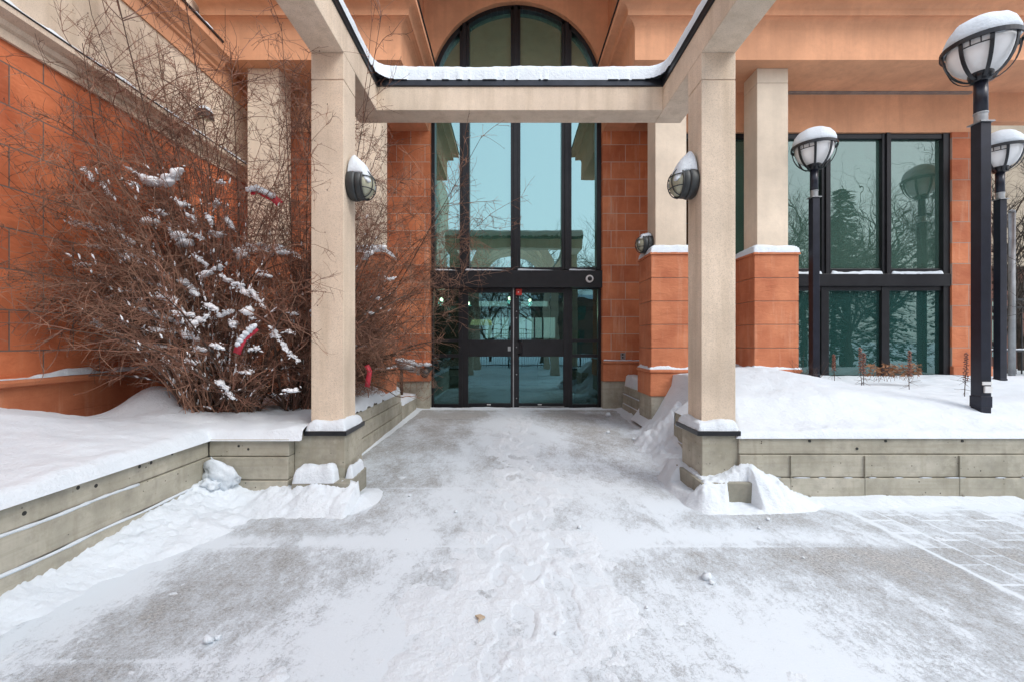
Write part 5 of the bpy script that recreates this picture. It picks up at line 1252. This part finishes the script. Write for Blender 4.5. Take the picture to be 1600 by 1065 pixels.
# ================================================================== dry plants in the right planter snow
def seed_plant(label, px, ybase, ytop, Y, heads=1, seed=0, side=True):
    rs = np.random.RandomState(seed); b0 = PT(px, ybase, Y); t = thing('dried_plant', label, 'plant', b0, 'dried flower stalks in the snow')
    A = Twigs(); H_ = MB()
    for h in range(heads):
        dx = (h - (heads - 1) / 2) * 8; top = np.array(PT(px + dx + rs.uniform(-2, 2), ytop + h * 9 * (heads > 1), Y)); bb = np.array(b0) + np.array([dx * 0.3 * Y / F, 0, -0.08])
        P = np.array([bb + (top - bb) * u + np.array([0.008 * math.sin(u * 4 + seed), 0, 0]) for u in np.linspace(0, 1, 8)])
        A.tube(P, 0.005, 0.003, 4)
        n0 = 34
        for i in range(n0):
            u = 0.45 + 0.55 * i / n0; q = bb + (top - bb) * u; a = i * 2.4; rr = 0.02 * (1.2 - u * 0.6)
            blob(H_, q + np.array([math.cos(a) * rr, math.sin(a) * rr, 0]), (0.012, 0.012, 0.009), i, 1, 0.5)
    if side:
        for i in range(16):
            u = rs.uniform(0.1, 0.5); q = np.array(b0) + (np.array(PT(px, ytop, Y)) - np.array(b0)) * u; a = rs.uniform(0, 2 * PI); L = rs.uniform(0.06, 0.14)
            A.tube(grow(rs, q, (math.cos(a), math.sin(a) * .5, rs.uniform(-.5, .6)), L, 4, 0.4, 0.4), 0.0028, 0.0012, 3)
    A.build('stalk', 'stem', t); H_.build('seed_head', 'seed', t)
seed_plant('dried stalk with a rough seed head beside the lone lamp post', 1303, 590, 553, 6.6, 1, 1)
seed_plant('pair of tall dried stalks with reddish seed heads rising from the snow before the window', 1348, 606, 542, 5.9, 2, 2)
seed_plant('single dried stalk with fine side twigs in the middle of the right window', 1421, 609, 547, 5.7, 1, 3)
seed_plant('thin dried stalk close to the left side of the nearest lamp post', 1508, 618, 550, 5.2, 1, 4)
def lcl(label, px0, px1, py0, py1, Y, n_, seed):
    rs = np.random.RandomState(seed); t = thing('dry_leaf_plant', label, 'plant', PT((px0 + px1) / 2, py1, Y)); e = MB(); A = Twigs()
    for i in range(n_):
        px = rs.uniform(px0, px1); py = rs.uniform(py0, py1); c = np.array(PT(px, py, Y + rs.uniform(-.12, .12))); a, b3 = rs.uniform(0, 6.28), rs.uniform(-.7, .7); L = rs.uniform(0.02, 0.045)
        u = np.array([math.cos(a) * math.cos(b3), math.sin(a) * math.cos(b3), math.sin(b3)]); v_ = np.cross(u, rs.normal(0, 1, 3)); v_ /= np.linalg.norm(v_)
        e.add([c - u * L, c + v_ * L * .45 + np.array([0, 0, .006]), c + u * L, c - v_ * L * .45 + np.array([0, 0, .004])], [(0, 1, 2, 3)])
        if rs.rand() < 0.5: A.tube(grow(rs, c + np.array([0, 0, -0.08]), (rs.normal(0, .6), 0, 1), 0.14, 4, 0, 0.6), 0.002, 0.001, 3)
    e.build('leaves', 'leaf_dry', t); A.build('stalks', 'twig_red', t)
lcl('low tangle of curled brown leaves in the snow under the middle window pane', 1355, 1440, 568, 588, 6.4, 190, 4)
A_ = Twigs(); rs = np.random.RandomState(3); t = thing('twiggy_plant', 'fine grey twigs poking from the snow between the second pier and the lamp post', 'plant', PT(1262, 590, 6.9))
for i in range(26): A_.tube(grow(rs, PT(rs.uniform(1245, 1285), 592, 6.8), (rs.normal(0, .7), rs.normal(0, .3), 1), rs.uniform(.15, .45), 6, 0.5, 0.6), 0.0032, 0.0012, 3)
A_.build('twigs', 'stem', t)

# ================================================================== surroundings (right edge, and what the glass reflects)
def bare_tree(label, x, y, H, seed, r=0.16, lv=4, snow=False):
    rs = np.random.RandomState(seed); t = thing('bare_tree', label, 'tree', (x, y, -0.05), 'bare trees around the plaza')
    A = Twigs(); B = Twigs()
    P = grow2(rs, (x, y, -0.05), (rs.normal(0, .05), rs.normal(0, .05), 1), H * .55, 8, -0.05, 0.15); A.tube(P, r, r * .5, 8)
    def rec(P, r_, L, lev):
        for i in range([0, 9, 7, 6, 4][lev] if lev < 5 else 4):
            k_ = rs.randint(max(1, len(P) // 3), len(P)); T = P[min(k_, len(P) - 1)] - P[k_ - 1]; T /= np.linalg.norm(T)
            s_ = rs.normal(0, 1, 3); s_ -= T * s_.dot(T); s_ /= np.linalg.norm(s_)
            L1 = L * rs.uniform(.45, .75); P1 = grow2(rs, P[k_], T * .7 + s_ * .7 + np.array([0, 0, .25]), L1, 6, 0, .5)
            (A if lev < 3 else B).tube(P1, r_ * .5, r_ * .2, 5 if lev < 2 else 3)
            if lev < lv: rec(P1, r_ * .42, L1, lev + 1)
    rec(P, r, H * .6, 1)
    A.build('trunk', 'tree', t); B.build('crown', 'tree', t)
def grow2(rs, p0, d0, L, seg, droop, wob):
    P = [np.array(p0, float)]; d = np.array(d0, float); d /= np.linalg.norm(d)
    for i in range(seg):
        d = d + rs.normal(0, wob, 3) / seg * 2 + np.array([0, 0, -droop]) / seg; d /= np.linalg.norm(d); P.append(P[-1] + d * L / seg)
    return np.array(P)
def conifer(label, x, y, H, Rr, seed):
    rs = np.random.RandomState(seed); t = thing('spruce_tree', label, 'tree', (x, y, -0.05), 'spruces across the plaza')
    e = MB(); e.tube([(x, y, -0.05), (x, y, H)], [0.16, 0.02], 7); e.build('trunk', 'tree', t)
    nV = []; nF = []; sV = []; sF = []
    def leaf(c, u, v_, L, W, VV, FF):
        k_ = len(VV); VV.extend([c, c + u * L * .5 + v_ * W, c + u * L, c + u * L * .5 - v_ * W]); FF.append((k_, k_ + 1, k_ + 2, k_ + 3))
    for i in range(150):
        zz = H * (0.08 + 0.9 * i / 150); L = Rr * (1 - zz / H) ** .8 + .15; a = i * 2.399; dn = rs.uniform(.1, .5)
        for j in range(16):
            f = (j + 1) / 16; c = np.array([x + math.cos(a) * L * f, y + math.sin(a) * L * f, zz - dn * L * f * f])
            for q_ in range(3):
                u = np.array([math.cos(a + rs.normal(0, .8)), math.sin(a + rs.normal(0, .8)), rs.uniform(-.5, .1)]); v_ = np.array([-u[1], u[0], 0])
                leaf(c, u, v_, rs.uniform(.15, .4), rs.uniform(.04, .09), nV, nF)
            if rs.rand() < .4: u = np.array([math.cos(a), math.sin(a), -.2]); leaf(c + np.array([0, 0, .05]), u, np.array([-u[1], u[0], 0]), .25, .10, sV, sF)
    np_mesh('crown', np.array(nV), np.array(nF), 'needles', parent=t, smooth=False); np_mesh('crown_snow', np.array(sV), np.array(sF), 'snow', parent=t, smooth=False)
# fence at the right edge
def iron_fence(label, x0, x1, y, z0, h, step=0.12, rails=None, snow=True):
    t = thing('iron_fence', label, 'fence', ((x0 + x1) / 2, y, z0), 'black iron fences')
    e = MB()
    for zz in rails or (z0 + .15, z0 + h - .25, z0 + h - .05): e.box(x0, x1, y - .02, y + .02, zz - .02, zz + .02)
    e.build('rails', 'black', t)
    e = MB(); x = x0
    while x < x1: e.box(x - .009, x + .009, y - .0095, y + .0095, z0, z0 + h); x += step
    o = e.build('bars', 'black', t); 
    e = MB(); x = x0
    while x < x1 + .01: e.box(x - .04, x + .04, y - .04, y + .04, z0, z0 + h + .12); x += 2.0
    e.build('fence_posts', 'black', t)
    if snow:
        e = MB(); zz = (rails or (z0 + .15,))[0] + .02; e.tube([(xx, y, zz + .01) for xx in np.linspace(x0, x1, 20)], 0.022, 6); e.build('rail_snow', 'snow', t, True)
YFn = 9.6
iron_fence('black iron fence with snow on its rails behind the lamp posts at the right edge', X_(1530, YFn), 16.0, YFn, 0.75, Z_(468, YFn) - 0.75, 0.13, (Z_(548, YFn), Z_(480, YFn), Z_(468, YFn)))
e = MB(); e.tube([(X_(1581, 9.2), 9.2, 0.5), (X_(1581, 9.2), 9.2, Z_(332, 9.2))], 0.055, 12)
pl_ = thing('metal_post', 'plain galvanised metal post behind the iron fence at the right edge', 'post', (X_(1581, 9.2), 9.2, 0.6)); e.build('tube', 'galv', pl_, True)
e = MB(); e.lathe([(0.06, Z_(332, 9.2)), (0.045, Z_(332, 9.2) + .04), (0, Z_(332, 9.2) + .06)], (X_(1581, 9.2), 9.2, 0), 'z', 12); e.build('cap', 'galv', pl_, True)
e = MB(); e.box(8.0, 16, 7.72, 12, 0.0, 0.72); tag(e.build('snow_field', 'snow', bevel=0.1), kind='structure')
nb = thing('neighbour_building', 'beige building with brown lower wall behind the fence at the right edge', 'building', (16, 13, 0))
e = MB(); e.box(11.5, 30, 13.0, 20, 3.9, 9); e.build('upper_wall', 'far_wall', nb)
e = MB(); e.box(11.4, 30, 12.8, 13.0, 3.6, 3.9); e.build('ledge', 'far_wall', nb)
e = MB(); e.box(11.5, 30, 13.1, 20, -0.1, 3.6); e.build('lower_wall', 'far_brick', nb)
e = MB()
for x in (13.0, 15.2, 17.4): e.box(x, x + 1.2, 13.05, 13.12, 1.0, 2.6)
e.build('window', 'glass_win', nb)
bare_tree('bare dark tree leaning behind the iron fence at the right edge', 11.3, 10.3, 5.5, 12, 0.07, 3)
bare_tree('bare tangled tree in front of the beige building at the right edge', 12.9, 11.2, 6.5, 13, 0.09, 4)
# behind the camera: what the glass mirrors
iron_fence('black iron fence across the plaza, mirrored in the door glass', -10, 14, -6.6, -0.05, 2.2, 0.14)
for i, (x, y, H) in enumerate(((-6.0, -9.5, 8), (2.2, -12, 8.0), (8.5, -9, 9), (14.5, -6.5, 9), (-1.5, -15, 7), (21, -3.5, 9.5), (16.2, -5.8, 8.5), (18.9, -7.2, 10), (12.6, -7.4, 8))):
    bare_tree('bare tree across the plaza behind the fence, %s' % ['left of the pergola', 'straight across from the doors', 'right of the arches', 'before the spruces on the right', 'farthest back', 'at the far right end', 'forked one before the spruces', 'highest one among the spruces', 'small one beside the left spruce'][i], x, y, H, 20 + i, 0.16, 4)
for i, (x, y, H) in enumerate(((12, -11, 8.5), (17.0, -8, 8.2), (23, -7.5, 9.5), (14.2, -14, 11), (20.5, -12, 11), (9.5, -15, 9), (14.3, -7.6, 5.6), (19.8, -8, 6.5), (11.3, -8.6, 7))):
    conifer('snowy spruce across the plaza, %s' % ['left one of the front three', 'middle one of the front three', 'right one of the front three', 'left of the two tall ones behind', 'right of the two tall ones behind', 'standing apart at the left', 'slim one nearest the fence', 'bushy one nearest the far right', 'short one beside the bare trees'][i], x, y, H, 1.9, 40 + i)
ob = thing('office_block', 'tall grey block across the street behind the plaza, on the left', 'building', (-14, -45, 0))
e = MB(); e.box(-26, -10, -55, -45, -0.1, 26); e.build('wall', 'far_wall', ob)
e = MB()
for zz in range(8):
    for x in range(6): e.box(-25 + x * 2.6, -23.4 + x * 2.6, -45.0, -44.9, 2 + zz * 3, 3.8 + zz * 3)
e.build('windows', 'glass_win', ob)
ob = thing('brick_house', 'low brown brick building across the street behind the plaza, on the right', 'building', (12, -34, 0))
e = MB(); e.box(3, 22, -44, -34, -0.1, 6.5); e.build('wall', 'far_brick', ob)
e = MB(); e.box(2.6, 22.4, -44.4, -33.6, 6.5, 6.9); e.build('roof', 'snow', ob)
e = MB()
for x in range(6): e.box(4.2 + x * 3, 5.8 + x * 3, -34.0, -33.9, 1.0, 2.8); e.box(4.2 + x * 3, 5.8 + x * 3, -34.0, -33.9, 4.0, 5.6)
e.build('windows', 'glass_win', ob)
ch = thing('church', 'dark church with a pointed tower across the street', 'building', (4.9, -50, 0))
e = MB(); e.box(3.4, 6.4, -53, -50, -0.1, 11); e.build('tower', 'far_brick', ch)
e = MB(); e.add([(3.2, -53.2, 11), (6.6, -53.2, 11), (6.6, -49.8, 11), (3.2, -49.8, 11), (4.9, -51.5, 16)], [(0, 1, 4), (1, 2, 4), (2, 3, 4), (3, 0, 4), (3, 2, 1, 0)]); e.build('spire', 'far_brick', ch)
# arched vault of ribs continuing the pergola over the plaza
va = thing('arched_canopy', 'row of cream arched ribs over the plaza, seen mirrored above the doors', 'canopy', (CXm, -3, 0))
xc = (XLi + XRi) / 2; rad = (XRi - XLi) / 2
for i in range(5):
    y0 = -1.3 - i * 1.0; q = []
    for a in np.linspace(0, PI, 25): q.append((xc + (rad + 0.25) * math.cos(a), SOF + 0.2 + (rad + 0.25) * math.sin(a)))
    for a in np.linspace(PI, 0, 25): q.append((xc + (rad - 0.05) * math.cos(a), SOF + 0.2 + (rad - 0.05) * math.sin(a)))
    e = MB()
    for j in range(24): e.prism([q[j], q[j + 1], q[48 - j], q[49 - j]], 'y', y0 - 0.12, y0 + 0.12)
    e.build('rib', 'cream', va)
e = MB(); e.box(XLo, XLi, -5.6, YF - 0.01, SOF, ZB); e.build('beam', 'cream', va); e = MB(); e.box(XRi, XRo, -5.6, YF - 0.01, SOF, ZB); e.build('beam', 'cream', va)
for x0, x1 in ((XLo, XLi), (XRi, XRo)):
    for y0 in (-5.3, -1.1): e = MB(); e.box(x0, x1, y0, y0 + 0.32, -0.02, SOF - 0.002); e.build('column', 'cream', va)
